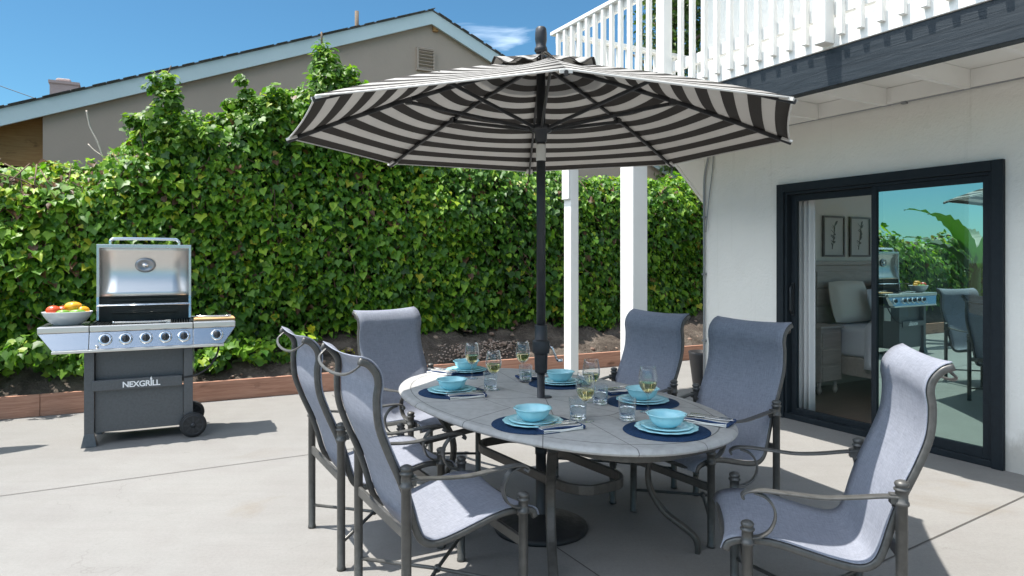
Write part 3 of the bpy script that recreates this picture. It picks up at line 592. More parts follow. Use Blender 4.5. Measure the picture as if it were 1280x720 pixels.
# ------------------------------------------------------------------ the house with the sliding door
H = thing('house', 'white stucco house with dark sliding door under the balcony', 'house', HO, HA)
DY0, DY1, DZ = 0.0, 1.90, 2.16; YE = 2.857
MB().bx(0, .16, -7, DY0, 0, 5.498).bx(0, .16, DY1, YE, 0, 5.498).bx(0, .16, DY0, DY1, DZ, 5.498).bx(.16, 4.5, YE - .16, YE, 0, 5.498).build('wall', 'stucco', H)
MB().bx(-1.15, 4.75, -7, YE + .35, 5.5, 5.62).build('roof', 'shingle', H)  # back edge kept short so sky light reaches the bedroom
MB().bx(.162, 4.29, -2.29, YE - .162, -.002, .03).build('room_floor', 'floor_wood', H)
MB().bx(.162, 4.4, -2.4, YE - .162, 2.45, 2.5).build('room_ceiling', 'ceil_paint', H)
iw = MB().bx(.162, 4.4, YE - .19, YE - .162, .03, 2.449).bx(4.3, 4.4, -2.4, YE - .195, .03, .3).bx(4.3, 4.4, -2.4, YE - .195, 2.35, 2.449).bx(4.3, 4.4, 2.5, YE - .195, .3, 2.35).bx(.165, .9, -2.4, -2.3, .03, 2.449).bx(.9, 4.295, -2.4, -2.3, 2.38, 2.449).bx(.163, .19, -2.295, DY0 - .0, .03, 2.449).bx(.163, .19, DY1, YE - .195, .03, 2.449)  # wide openings added in the unseen back and side walls to brighten the room
iw.build('interior_wall', 'room_paint', H)
MB().bx(.163, .188, DY0, DY1, DZ, 2.449).build('interior_wall', 'room_paint', H)
# sliding door
fr = MB()
fr.bx(-.035, .10, DY0, DY0 + .075, 0, DZ).bx(-.035, .10, DY1 - .075, DY1, 0, DZ).bx(-.035, .10, DY0 + .075, DY1 - .075, DZ - .075, DZ).bx(-.02, .10, DY0 + .075, DY1 - .075, .0, .05)
fr.bx(-.012, .09, DY0 + .075, DY0 + .10, .05, DZ - .075).bx(-.012, .09, DY1 - .10, DY1 - .075, .05, DZ - .075).bx(-.012, .09, DY0 + .10, DY1 - .10, DZ - .10, DZ - .075)
bsdf(M['door_frame']).inputs['Specular IOR Level'].default_value = .22
dr = fr.build('sliding_door', 'door_frame', H, bevel=.004)
def sash(y0, y1, x0, x1, z0, z1, w, wb, pane, nm):
    f = MB().bx(x0, x1, y0, y0 + w, z0, z1).bx(x0, x1, y1 - w, y1, z0, z1).bx(x0, x1, y0 + w, y1 - w, z1 - w, z1).bx(x0, x1, y0 + w, y1 - w, z0, z0 + wb)
    f.build('sash', 'door_frame', dr, bevel=.003)
    xm = (x0 + x1) / 2; p = MB().surf([[(xm, y0 + w - .004, z0 + wb - .004), (xm, y0 + w - .004, z1 - w + .004)], [(xm, y1 - w + .004, z0 + wb - .004), (xm, y1 - w + .004, z1 - w + .004)]], smooth=False).build(nm, pane, dr); return p
sash(.10, .985, .0, .035, .05, DZ - .10, .045, .075, 'pane_mirror', 'pane')
sash(.93, 1.80, .045, .078, .05, DZ - .10, .06, .05, 'pane_clear', 'pane')
MB().bx(.028, .044, 1.76, 1.785, .95, 1.25).tube([(.02, 1.772, .97), (.0, 1.772, 1.0), (.0, 1.772, 1.2), (.02, 1.772, 1.23)], .008, 8).build('handle', 'black_metal', dr)
# conduit and cable on the corner, cable along the ledger
cb = MB(); cb.tube(spline([(-.02, YE - .02, 0), (-.02, YE - .02, 1.2), (-.02, YE - .02, 2.1), (-.02, YE - .03, 2.35), (-.04, YE - .10, 2.52), (-.03, YE - .14, 2.68)], 4), .011, 8); cb.tube(spline([(-.035, YE - .06, 1.75), (-.02, YE - .09, 2.1), (-.02, YE - .14, 2.4), (-.02, YE - .16, 2.7)], 4), .006, 6)
for z in (.6, 1.3, 1.9): cb.bx(-.035, 0, YE - .04, YE - .001, z, z + .02)
cb.build('conduit', 'conduit', H)
cb = MB(); cb.tube([(-.012, YE - .1, 2.705), (-.012, 1.2, 2.70), (-.012, .7, 2.698), (-.012, -3, 2.70)], .009, 6); cb.bx(-.03, 0, .68, .72, 2.68, 2.72); cb.build('cable_run', 'conduit', H)

# bedroom behind the glass
bd = thing('bed', 'bed with pale wooden headboard and white bedding seen through the glass door', 'bed', hw(2.3, 1.6, .03), HA)
bl = lambda x0, x1, y0, y1, z0, z1, mb=None: (mb or MB()).bx(x0 - 2.3, x1 - 2.3, y0 - 1.6, y1 - 1.6, z0 - .03, z1 - .03)
hb = bl(1.40, 3.2, 2.59, 2.655, .03, 1.40); 
for i in range(5): bl(1.45, 3.15, 2.578, 2.592, .35 + i * .2, .53 + i * .2, hb)
bl(1.37, 3.23, 2.57, 2.66, 1.40, 1.45, hb); hb.build('headboard', 'bed_wood', bd, bevel=.006)
bl(1.43, 3.17, .5, 2.575, .22, .42).build('bed_frame', 'bed_wood', bd, bevel=.01)
bl(1.45, 3.15, .55, 2.57, .42, .74).build('mattress', 'linen', bd, bevel=.06, seg=4)
G = []
for y in np.linspace(.5, 1.95, 24):
    row = []
    for s in np.linspace(0, 1, 26):
        if s < .3: x = 1.40 - .03 * math.sin(y * 17) * (1 - s / .3); z = .42 + s / .3 * .36 + .10 * math.sin(y * 2 + 1) * (1 - s / .3)
        else: x = 1.42 + (s - .3) / .7 * 1.8; z = .79 + .02 * math.sin(x * 9 + y * 5) + .015 * math.sin(y * 14)
        row.append((x - 2.3, y - 1.6, z - .03))
    G.append(row)
MB().surf(G, .03).build('duvet', 'linen', bd)
def pillow(label, m, c, w, h, tilt, rz):
    G = []
    for u in np.linspace(-1, 1, 15):
        row = []
        for v in np.linspace(-1, 1, 15): row.append((u * w / 2 * (1 - .06 * v * v), 0, v * h / 2 * (1 - .06 * u * u)))
        G.append(row)
    F = [[(p[0], -.075 * max(0, (1 - u ** 4) * (1 - v ** 4)) ** .6, p[2]) for p, v in zip(r, np.linspace(-1, 1, 15))] for r, u in zip(G, np.linspace(-1, 1, 15))]
    Bk = [[(p[0], -p[1], p[2]) for p in r] for r in F]; mb = MB().surf(F).surf([r[::-1] for r in Bk])
    o = mb.build('pillow', m, None, loc=c, rz=0); o.rotation_euler = (R(-tilt), 0, rz); tag(o, label, 'pillow', 'pillows on the bed'); return o
pillow('large cream pillow leaning on the wooden headboard', 'cream', hw(1.83, 2.44, .99), .66, .48, 12, HA)
pillow('second cream pillow on the headboard behind the right blue one', 'cream', hw(2.62, 2.44, .99), .66, .48, 12, HA)
pillow('pale blue white pillow in front of the cream pillow', 'linen', hw(2.22, 2.24, .95), .62, .40, 20, HA)
ns = thing('nightstand', 'small pale nightstand with turned feet beside the bed', 'nightstand', hw(1.2, 2.42, .03), HA)
MB().bx(-.17, .17, -.2, .2, .14, .70).build('body', 'bed_wood', ns, bevel=.006); MB().bx(-.19, .19, -.22, .22, .70, .73).build('top', 'bed_wood', ns, bevel=.006)
for z in (.30, .48, .66): MB().bx(-.15, .15, -.212, -.2, z - .15, z).build('drawer', 'bed_wood', ns, bevel=.004)
for sx in (-.13, .13):
    for sy in (-.15, .15): MB().lathe([(.012, 0), (.028, .04), (.018, .09), (.03, .14)], (sx, sy, 0), 10).build('leg', 'bed_wood', ns)
G = [[(.21 + .028 * math.sin(y * 120), y, z) for z in np.linspace(.04, 2.3, 8)] for y in np.linspace(1.68, 1.868, 44)]
cu = MB().surf([[tuple(hw(*p)) for p in r] for r in G], .003).build('curtain', 'curtain'); tag(cu, 'white pleated curtain hanging at the left edge of the door', 'curtain')
def art(x0, x1, label, seed):
    t = thing('picture', label, 'picture', hw((x0 + x1) / 2, YE - .195, 1.735), HA, 'botanical prints over the bed'); w = (x1 - x0) / 2; h = .237
    MB().bx(-w, -w + .02, -.025, 0, -h, h).bx(w - .02, w, -.025, 0, -h, h).bx(-w + .02, w - .02, -.025, 0, -h, -h + .02).bx(-w + .02, w - .02, -.025, 0, h - .02, h).build('frame', 'frame_wood', t)
    MB().bx(-w + .02, w - .02, -.012, -.002, -h + .02, h - .02).build('print', 'art', t)
    rr = random.Random(seed); d = MB(); d.tube(spline([(-.03, -.015, -.15), (0, -.015, 0), (.02, -.015, .15)], 5), .003, 5)
    for i in range(14):
        z = -.12 + .02 * i; s = rr.choice((-1, 1)); L = rr.uniform(.03, .075); a = rr.uniform(.2, 1.1); x = .0 + z * .15
        p = [(x, -.0145, z), (x + s * L * .5 * math.cos(a) - .012, -.0145, z + L * .5 * math.sin(a) + .012), (x + s * L * math.cos(a), -.0145, z + L * math.sin(a)), (x + s * L * .5 * math.cos(a) + .012, -.0145, z + L * .5 * math.sin(a) - .012)]
        d.add(p + [(q[0], -.0125, q[2]) for q in p], [(0, 1, 2, 3), (7, 6, 5, 4), (0, 4, 5, 1), (1, 5, 6, 2), (2, 6, 7, 3), (3, 7, 4, 0)])
    d.build('drawing', 'ink', t)
art(1.646, 2.03, 'framed botanical print nearer the curtain', 1); art(2.13, 2.515, 'framed botanical print cut off by the dark door stile', 2)

# ------------------------------------------------------------------ balcony
BXF = -1.29; YD = 3.72
bal = thing('balcony', 'white painted wooden balcony with dark fascia beam over the patio', 'balcony', HO, HA)
MB().bx(BXF, BXF + .09, -5, YD, 2.60, 2.842).build('fascia_beam', 'dark_beam', bal, bevel=.004)
MB().bx(BXF - .012, BXF + .03, -5, YD + .02, 2.845, 2.968).build('rim_board', 'white_paint', bal, bevel=.003)
MB().bx(BXF + .035, -.003, -5, YD, 2.825, 2.863).build('decking', 'white_paint', bal)
MB().bx(-.05, -.002, -5, YE, 2.70, 2.822).build('ledger', 'white_paint', bal)
y = -2.9
while y < YD:
    j = MB().bx(BXF + .092, -.052 if y < YE else .4, y, y + .04, 2.69, 2.823).build('joist', 'white_paint', bal)
    hg = MB().tube(spline([(BXF + .35, y + .046, 2.82), (BXF + .36, y + .05, 2.78), (BXF + .345, y + .046, 2.73), (BXF + .30, y + .05, 2.695)], 3), .004, 5); hg.build('wire', 'cable', j)
    y += .62
MB().bx(-.002, .45, YE + .003, YD, 2.825, 2.863).build('decking', 'white_paint', bal)
RX = BXF - .03
def rail(y0, y1):
    pass
rl = MB().bx(BXF - .06, BXF + .07, -5, YD + .05, 3.88, 3.918).build('top_rail', 'white_paint', bal, bevel=.004)
MB().bx(BXF - .012, BXF + .026, -5, YD + .02, 3.05, 3.135).build('bottom_rail', 'white_paint', bal, bevel=.003)
MB().bx(BXF - .012, BXF + .026, -5, YD + .02, 3.80, 3.878).build('sub_rail', 'white_paint', bal, bevel=.003)
posts = [-2.6, -1.1, .428, 1.956]
for y in posts: MB().bx(BXF - .105, BXF - .013, y - .045, y + .045, 2.865, 3.878).build('rail_post', 'white_paint', bal, bevel=.004)
y = -4.6
while y < YD:
    if all(abs(y - p) > .075 for p in posts): MB().bx(BXF - .053, BXF - .013, y - .019, y + .019, 2.905, 3.878).build('baluster', 'white_paint', bal, bevel=.003)
    y += .133
# end railing along the far side
MB().bx(BXF + .08, 1.3, YD - .04, YD + .06, 3.88, 3.918).build('top_rail', 'white_paint', bal, bevel=.004)
MB().bx(BXF + .08, 1.3, YD - .015, YD + .02, 3.05, 3.135).build('bottom_rail', 'white_paint', bal)
x = BXF + .16
while x < 1.3: MB().bx(x - .019, x + .019, YD + .022, YD + .06, 2.89, 3.878).build('baluster', 'white_paint', bal); x += .1385
# posts below
def post(y, wx, wy, lab=None):
    o = MB().bx(BXF + .01, BXF + .01 + wx, y - wy / 2, y + wy / 2, 0, 2.598).build('post', 'white_paint', bal, bevel=.006); return o
post(3.54, .10, .13); post(2.55, .17, .19); MB().bx(BXF - .018, BXF + .0095, 3.475, 3.605, 2.1, 2.598).build('post_cleat', 'white_paint', bal, bevel=.004)
# stair behind the house corner
sr = thing('staircase', 'white wooden stair dropping from the balcony behind the house corner', 'staircase', HO, HA)
for y in (2.95, 3.66):
    MB().prism([(.34, 2.82), (.34, 2.60), (3.1, 0), (3.5, 0)], lambda a, b: (a, y, b), lambda a, b: (a, y + .045, b)).build('stringer', 'white_paint', sr, bevel=.004)
for i in range(13):
    x = .58 + i * .215; z = 2.62 - i * .202
    if z > .1: MB().bx(x - .13, x + .13, 2.997, 3.658, z, z + .038).build('tread', 'white_paint', sr)
MB().prism([(.36, 2.60), (3.08, .02), (3.10, .045), (.38, 2.62)], lambda a, b: (a, 2.996, b), lambda a, b: (a, 3.659, b)).build('soffit', 'white_paint', sr)
# planter by the corner
pl = MB(); pl.lathe([(.115, 0), (.12, .01), (.165, .36), (.17, .39), (.155, .39), (.15, .34), (0, .34)], (0, 0, 0), 24); c = gp(879, 481)
tag(pl.build('planter', 'pot', loc=(c[0], c[1], 0)), 'dark tapered planter pot beside the house corner', 'planter')

# ------------------------------------------------------------------ umbrella and its stand
UC = (.158, 3.72)
um = thing('umbrella', 'large black and white striped octagonal market umbrella over the table', 'umbrella', (*UC, 0))
MB().lathe([(.0, .05), (.021, .05), (.021, .86)], n=16).lathe([(.0245, .86), (.0245, 2.62), (0, 2.62)], n=16).build('pole', 'black_metal', um)
MB().lathe([(.026, .845), (.034, .85), (.036, .93), (.038, .95), (.047, .955), (.047, 1.02), (.038, 1.025), (.034, 1.03), (.034, 1.105), (.026, 1.11)], n=20).build('crank_housing', 'black_metal', um, bevel=.002)
ck = MB().tube([(.045, -.01, .99), (.06, -.012, .985), (.088, -.02, .915)], .006, 8); ck.tube([(.088, -.02, .915), (.115, -.028, .918)], .009, 8); ck.build('crank_handle', 'chrome', um)
RR = 1.365; ZR = 2.122; AO = R(-88.8)
def rib_z(r): f = r / RR; return ZR + .42 * (1 - f) + .045 * (1 - f) * f * 4 * .6
def rib_pt(k, r, dz=0): a = AO + k * math.pi / 4; return V(r * math.cos(a), r * math.sin(a), rib_z(r) + dz)
def panels(r0, r1, dz, nr, nc, ruff=0., zf=None):
    mb = MB()
    for k in range(8):
        a0 = AO + k * math.pi / 4; am = a0 + math.pi / 8; nrm = V(math.cos(am), math.sin(am)); G = []; A = []
        for i in range(nr):
            r = r0 + (r1 - r0) * i / (nr - 1); row = []
            for j in range(nc):
                t = j / (nc - 1); p = rib_pt(k, r, dz) * (1 - t) + rib_pt(k + 1, r, dz) * t; sag = 4 * t * (1 - t)
                p[2] -= sag * .024 * math.sin(math.pi * min(1, r / RR * 1.0)) ; p[:2] -= nrm * sag * .014 * (r / RR) ** 6
                if zf: p[2] += zf(k, t, i / (nr - 1))
                row.append(p); A.append(RR * math.cos(math.pi / 8) * 1.0 - r * math.cos(math.pi / 8) + .0)
            G.append(row)
        mb.surf(G, .0025, True, [(.063 - a) % 1e9 if False else a for a in A])
    return mb
panels(.16, RR, 0, 26, 9).build('canopy', 'canvas', um, 'apo')
for me in [bpy.data.objects['canopy'].data]:
    at_ = me.attributes['apo']; vals = np.zeros(len(me.vertices), np.float32); at_.data.foreach_get('value', vals); at_.data.foreach_set('value', vals * 1.04 + .0635)
vc = panels(.03, .36, .040, 8, 13, zf=lambda k, t, f: f ** 3 * .014 * math.cos(t * 2 * math.pi * 2) - .012 * f)
vo = vc.build('vent_cap', 'canvas', um, 'apo'); at_ = vo.data.attributes['apo']; vals = np.zeros(len(vo.data.vertices), np.float32); at_.data.foreach_get('value', vals); at_.data.foreach_set('value', vals * 1.0 + .19)
hem = MB()
for k in range(8):
    a0 = AO + k * math.pi / 4; am = a0 + math.pi / 8; nrm = V(math.cos(am), math.sin(am), 0)
    hem.tube([rib_pt(k, RR) * (1 - t) + rib_pt(k + 1, RR) * t - nrm * 4 * t * (1 - t) * .012 + V(0, 0, -.003) for t in np.linspace(0, 1, 9)], .0045, 6)
hem.build('hem', 'webbing', um)
MB().lathe([(.026, 2.585), (.036, 2.60), (.034, 2.615), (.028, 2.625), (.029, 2.64), (.0325, 2.66), (.032, 2.695), (.029, 2.72), (.022, 2.729), (0, 2.731)], n=20).build('finial', 'black_metal', um)
hub = MB().lathe([(.026, 2.10), (.032, 2.105), (.034, 2.15), (.058, 2.16), (.06, 2.185), (.05, 2.195), (.026, 2.20)], n=20); hub.build('hub', 'black_metal', um)
MB().lathe([(.0255, 2.0), (.0265, 2.005), (.0265, 2.085), (.0255, 2.09)], n=16).build('collar', 'webbing', um)
for k in range(8):
    rb = MB().sweep([rib_pt(k, r, -.016) for r in (.05, .4, .8, 1.1, 1.375)], rrect(.014, .022, .004, 1), side=V(-math.sin(AO + k * math.pi / 4), math.cos(AO + k * math.pi / 4), 0)).build('rib', 'rib_metal', um)
    a = AO + k * math.pi / 4; p0 = V(.05 * math.cos(a), .05 * math.sin(a), 2.175); p1 = rib_pt(k, .72, -.03)
    MB().sweep([p0, p1], rrect(.012, .02, .004, 1), side=V(-math.sin(a), math.cos(a), 0)).box(p1 + V(0, 0, .006), (.035, .035, .035), rz=a).build('strut', 'rib_metal', rb)
    e = rib_pt(k, RR - .02, -.012); MB().box(e, (.06, .045, .012), rz=a, ry=R(18)).build('tip_pocket', 'webbing', rb)
ub = thing('umbrella_stand', 'round black cast stand with radial ridges under the table', 'umbrella stand', (*UC, 0))
n = 96; prof = [(.252, 0), (.255, .01), (.25, .022), (.235, .03), (.12, .055), (.06, .075), (.045, .085)]
MB().lathe(prof, n=n, wav=lambda a, r, z: .035 * (1 if math.cos(24 * a) > .3 else 0) * (1 if .03 < z < .06 else 0)).build('base', 'cast', ub)
MB().lathe([(.042, .08), (.03, .09), (.028, .40), (.032, .405), (.032, .44), (.0225, .445)], n=18).tube([(.03, 0, .33), (.07, 0, .33)], .007, 8).lathe([(.0, 0), (.018, 0), (.018, .015), (0, .015)], (.075, 0, .322), 10).build('sleeve', 'black_metal', ub)

# ------------------------------------------------------------------ table
TC = (.18, 3.73); TA = math.atan2(.837, -.547); TZ = .71
tb = thing('dining_table', 'large oval stone topped patio table laid for six', 'table', (*TC, 0), TA)
def sup(a, b, th, e=2.25): c, s = math.cos(th), math.sin(th); return a * abs(c) ** (2 / e) * (1 if c >= 0 else -1), b * abs(s) ** (2 / e) * (1 if s >= 0 else -1)
def tring(off, z, n=96): return [(*sup(1.13 - off, .667 - off, 2 * math.pi * i / n), z) for i in range(n)]
rings = [(.10, .676), (.024, .676), (.012, .678), (.003, .683), (0, .690), (.003, .698), (.012, .707), (.022, .71)]
vs = []; fs = []; n = 96
for off, z in rings: vs += tring(off, z)
for j in range(len(rings) - 1):
    for i in range(n): fs.append((j * n + i, j * n + (i + 1) % n, (j + 1) * n + (i + 1) % n, (j + 1) * n + i))
# flat top with a hole for the pole
hole = [(.024 * math.cos(2 * math.pi * i / n), .024 * math.sin(2 * math.pi * i / n)) for i in range(n)]
k0 = len(vs); vs += [(x, y, .71) for x, y in hole]; k1 = len(vs); vs += [(x, y, .676) for x, y in hole]; top0 = (len(rings) - 1) * n
for i in range(n):
    i2 = (i + 1) % n; fs += [(top0 + i, top0 + i2, k0 + i2, k0 + i), (k0 + i, k0 + i2, k1 + i2, k1 + i), (k1 + i, k1 + i2, i2, i)]
tt = MB(); tt.add(vs, fs, True); to = tt.build('tabletop', 'stone', tb); e_ = to.modifiers.new('edge', 'EDGE_SPLIT'); e_.split_angle = R(35)
MB().lathe([(.024, .7085), (.038, .7095), (.038, .7145), (.024, .7145)], n=20).build('grommet', 'black_metal', tb)
OV = rrect(.046, .026, .010, 3)
ring = []
for cx, cy, a0 in ((.36, -.05, -90), (.36, .05, 0), (-.36, .05, 90), (-.36, -.05, 180)):
    for k in range(7): a = R(a0 + 15 * k); ring.append((cx + .15 * math.cos(a), cy + .12 * math.sin(a), .36))
MB().sweep(ring, rrect(.02, .05, .006, 2), side=None, closed=True).build('stretcher_ring', 'bronze', tb)
MB().sweep([(x * 2.05, y * 2.3, .659) for x, y, z in ring], rrect(.03, .03, .004, 2), side=None, closed=True).build('apron', 'bronze', tb)
for sx in (-1, 1):
    for sy in (-1, 1):
        d = unit(V(sx * .67, sy * .44, 0)); pr = [(.79, .645), (.74, .62), (.66, .55), (.585, .45), (.565, .36), (.585, .27), (.65, .18), (.75, .115), (.80, .075), (.815, .03), (.815, 0)]
        MB().sweep(spline([d * r + V(0, 0, z) for r, z in pr], 4), OV, side=V(-d[1], d[0], 0)).build('leg', 'bronze', tb)

# ------------------------------------------------------------------ chairs
PROF = [(-.085, .385), (-.07, .415), (-.02, .432), (.06, .436), (.13, .425), (.2, .407), (.31, .380), (.385, .372), (.43, .395), (.455, .45), (.475, .52), (.51, .625), (.562, .745), (.597, .845), (.605, .94), (.598, 1.0), (.608, 1.045), (.64, 1.083), (.678, 1.10)]
def make_chair():
    c = thing('patio_chair', 'x', 'chair', (0, 0, 0), 0, 'grey sling chairs around the dining table')
    pr = spline([(0, .255 - s, z) for s, z in PROF], 4); k = len(pr)
    T = np.gradient(np.array(pr), axis=0); Nn = np.stack([0 * T[:, 0], -T[:, 2], T[:, 1]], 1); Nn /= np.linalg.norm(Nn, axis=1, keepdims=True)   # towards the sitter's underside/back
    G = []
    for i, p in enumerate(pr):
        f = i / (k - 1); row = []
        for x in np.linspace(-1, 1, 11): row.append(p + V(x * .268, 0, 0) - Nn[i] * .010 + Nn[i] * (1 - x * x) * (.024 if f < .9 else .024 - .10 * (f - .9)))
        G.append(row)
    MB().surf(G, .004).build('sling', 'fabric', c)
    for s in (-1, 1):
        MB().sweep([p + V(s * .262, 0, 0) + Nn[i] * .011 for i, p in enumerate(pr)], rrect(.020, .027, .007, 2), side=V(1, 0, 0), smooth=True).build('side_rail', 'pewter', c)
    tp = np.array(pr[-1])
    fp = np.array(pr[0]); MB().tube([fp + V(x * .262, -.012, .006) for x in np.linspace(-1, 1, 5)], .011, 8).build('front_bar', 'pewter', c)
    lp = spline([tp + V(-.25, .012, -.022), tp + V(-.235, -.02, -.05), tp + V(-.15, -.035, -.072), tp + V(0, -.04, -.08), tp + V(.15, -.035, -.072), tp + V(.235, -.02, -.05), tp + V(.25, .012, -.022)], 4)
    MB().sweep(lp, rrect(.013, .008, .003, 2), side=V(0, .8, .6)).build('pull_loop', 'pewter', c)
    for s in (-1, 1):
        for y, h in ((.255, .505), (-.255, .69)):
            MB().lathe([(.0, 0), (.021, 0), (.0215, .012), (.019, .016), (.0195, h - .085), (.024, h - .083), (.0255, h - .077), (.024, h - .071), (.021, h - .069), (.0205, h - .033), (.026, h - .031), (.0265, h - .025), (.017, h - .022), (.022, h - .016), (.0245, h - .008), (.020, h - .001), (.010, h + .004), (0, h + .005)], (s * .2925, y, 0), 16).build('leg', 'pewter', c)
        ap = spline([(s * .292, -.255, .636), (s * .287, -.20, .632), (s * .284, -.10, .618), (s * .287, 0, .610), (s * .292, .10, .616), (s * .295, .20, .622), (s * .295, .255, .616), (s * .294, .274, .600), (s * .294, .268, .588)], 5)
        am = MB().sweep(ap, rrect(.036, .009, .003, 2), side=V(1, 0, 0)); am.box((s * .288, -.238, .628), (.03, .04, .034)); a_ = am.build('arm', 'pewter', c)
        MB().sweep(spline([(s * .294, .232, .613), (s * .294, .19, .597), (s * .294, .163, .56), (s * .294, .160, .52), (s * .294, .178, .478), (s * .294, .21, .455), (s * .293, .238, .448)], 5), rrect(.030, .008, .003, 2), side=V(1, 0, 0)).build('scroll', 'pewter', a_)
        MB().sweep([(s * .285, -.24, .615), (s * .262, -.30 + .06, .60)], RECT(.02, .02), side=V(0, 0, 1)).build('bracket', 'pewter', c)
        MB().box((s * .278, .255, .418), (.03, .03, .022)).build('bracket', 'pewter', c)
    MB().box((0, -.255, .43), (.55, .016, .042)).build('cross_bar', 'pewter', c, bevel=.004)
    MB().box((0, .255, .30), (.55, .016, .042)).build('cross_bar', 'pewter', c, bevel=.004)
    sm = MB()
    for s in (-1, 1): sm.tube([(s * .285, -.25, .125), (0, 0, .135), (-s * .285, .25, .125)], .0085, 8)
    sm.sphere((0, 0, .135), .018, 10, 8); sm.build('stretcher', 'pewter', c); return c
proto = make_chair()
CH = [((-.10, 3.06), (.865, .50), 'nearest left chair, seen from behind, its sling back partly hiding its twin', ),
      ((-.504, 3.72), (.87, .49), 'chair seen from behind, between the nearest left chair and the grill'),
      ((-.435, 4.50), (.73, -.69), 'chair at the far left end of the table with its front in view'),
      ((.45, 4.35), (-.85, -.53), 'shaded chair on the far right side in front of the white posts'),
      ((.86, 3.72), (-.85, -.52), 'shaded chair on the right side standing in front of the sliding door frame'),
      ((.93, 2.78), (-.97, .236), 'sunlit chair at the near right end turned sideways before the glass door')]
for i, (fc, fd, lab) in enumerate(CH):
    o = proto if i == 0 else copy_tree(proto); f = unit(fd); ctr = V(*fc) - f * .255
    o.location = (ctr[0], ctr[1], 0); o.rotation_euler.z = math.atan2(f[1], f[0]) - math.pi / 2; o['label'] = lab

# ------------------------------------------------------------------ table settings
Z0 = .7104
def T(px, py, z=.715): Y = 853 * (1.46 - z) / (py - 325); return V((px - 640) / 853 * Y, Y)
def scal(a, r, z): return .022 * math.cos(12 * a) if r > .05 else 0
def mk_mat(loc, label):
    o = MB().lathe([(0, 0), (.188, 0), (.190, .0015), (.188, .004), (0, .0042)], n=48).build('placemat', 'navy', loc=(*loc, Z0)); return tag(o, label, 'placemat', 'round navy placemats')
def mk_plate(r, h, loc, z, label, cat, grp, rz):
    f = lambda a, q, zz: (.016 * math.cos(14 * a) * (q / r) ** 6)
    o = MB().lathe([(0, 0), (r * .58, 0), (r * .62, .004), (r * .80, h * .75), (r, h), (r * 1.005, h + .0025), (r * .985, h + .004), (r * .80, h * .75 + .004), (r * .62, .0075), (r * .58, .005), (0, .005)], n=84, wav=f).build('plate', 'aqua', loc=(*loc, z)); o.rotation_euler.z = rz
    return tag(o, label, cat, grp)
def mk_bowl(loc, z, label, rz):
    f = lambda a, q, zz: (.018 * math.cos(9 * a) * (q / .085) ** 4)
    o = MB().lathe([(0, 0), (.042, 0), (.046, .004), (.061, .014), (.072, .028), (.077, .042), (.081, .050), (.088, .054), (.0885, .057), (.085, .058), (.077, .053), (.072, .043), (.066, .029), (.055, .017), (.04, .009), (0, .007)], n=72, wav=f).build('bowl', 'aqua', loc=(*loc, z)); o.rotation_euler.z = rz
    return tag(o, label, 'bowl', 'aqua bowls on the table')
def mk_wine():
    t = thing('wine_glass', 'x', 'wine glass', (0, 0, 0), 0, 'wine glasses on the table')
    K = lambda pr: [(r * 1.18, z * 1.08) for r, z in pr]
    outer = [(0, 0), (.033, .0), (.034, .0015), (.030, .003), (.010, .006), (.0045, .012), (.0038, .03), (.0038, .072), (.006, .080), (.016, .088), (.028, .102), (.036, .120), (.0395, .140), (.0385, .165), (.034, .192), (.0315, .208)]
    inner = [(.0305, .208), (.0328, .192), (.0372, .165), (.0382, .140), (.0348, .121), (.027, .104), (.015, .0915), (.006, .086), (0, .085)]
    MB().lathe(K(outer + inner), n=32).build('glass', 'glass', t)
    wine = [(0, .0856), (.006, .0866), (.015, .092), (.0269, .1045), (.0347, .1213), (.0378, .136), (.0372, .1375), (0, .137)]
    MB().lathe(K(wine), n=32).build('wine', 'wine', t); return t
def mk_tumbler():
    t = thing('tumbler', 'x', 'tumbler', (0, 0, 0), 0, 'water tumblers on the table')
    K = lambda pr: [(r * 1.22, z * 1.18) for r, z in pr]
    MB().lathe(K([(0, 0), (.030, 0), (.032, .002), (.0345, .086), (.0335, .088), (.0325, .086), (.0300, .018), (.028, .014), (0, .013)]), n=32).build('glass', 'glass', t)
    MB().lathe(K([(0, .001), (.028, .001), (.0302, .003), (.0306, .010), (.028, .0125), (0, .0122)]), n=32).build('base', 'thick_glass', t)
    MB().lathe(K([(0, .0136), (.0276, .0146), (.0297, .0182), (.0311, .050), (.0303, .0512), (0, .0508)]), n=32).build('water', 'water', t); return t
def mk_fork(L=.19):
    mb = MB(); mb.sweep(spline([(0, -L / 2, .004), (0, -L * .2, .006), (0, L * .12, .005), (0, L * .25, .003)], 4), rrect(.010, .0025, .001, 1), side=V(1, 0, 0), r=[1.2, 1.15, 1.1, 1, .9, .8, .7, .65, .62, .6, .65, .7, .8])
    mb.box((0, L * .29, .003), (.022, .016, .002))
    for i in range(4): mb.box((-.0085 + i * .0057, L * .4, .004), (.003, .05, .0018))
    return mb.build('fork', 'cutlery')
def mk_knife(L=.22):
    mb = MB(); mb.box((0, -L * .26, .004), (.014, L * .45, .006)); mb.prism([(-.009, -.01), (.009, -.01), (.010, .08), (.004, .118), (-.009, .12)], lambda a, b: (a, b, .003), lambda a, b: (a, b, .0045)); return mb.build('knife', 'cutlery', bevel=.0015)
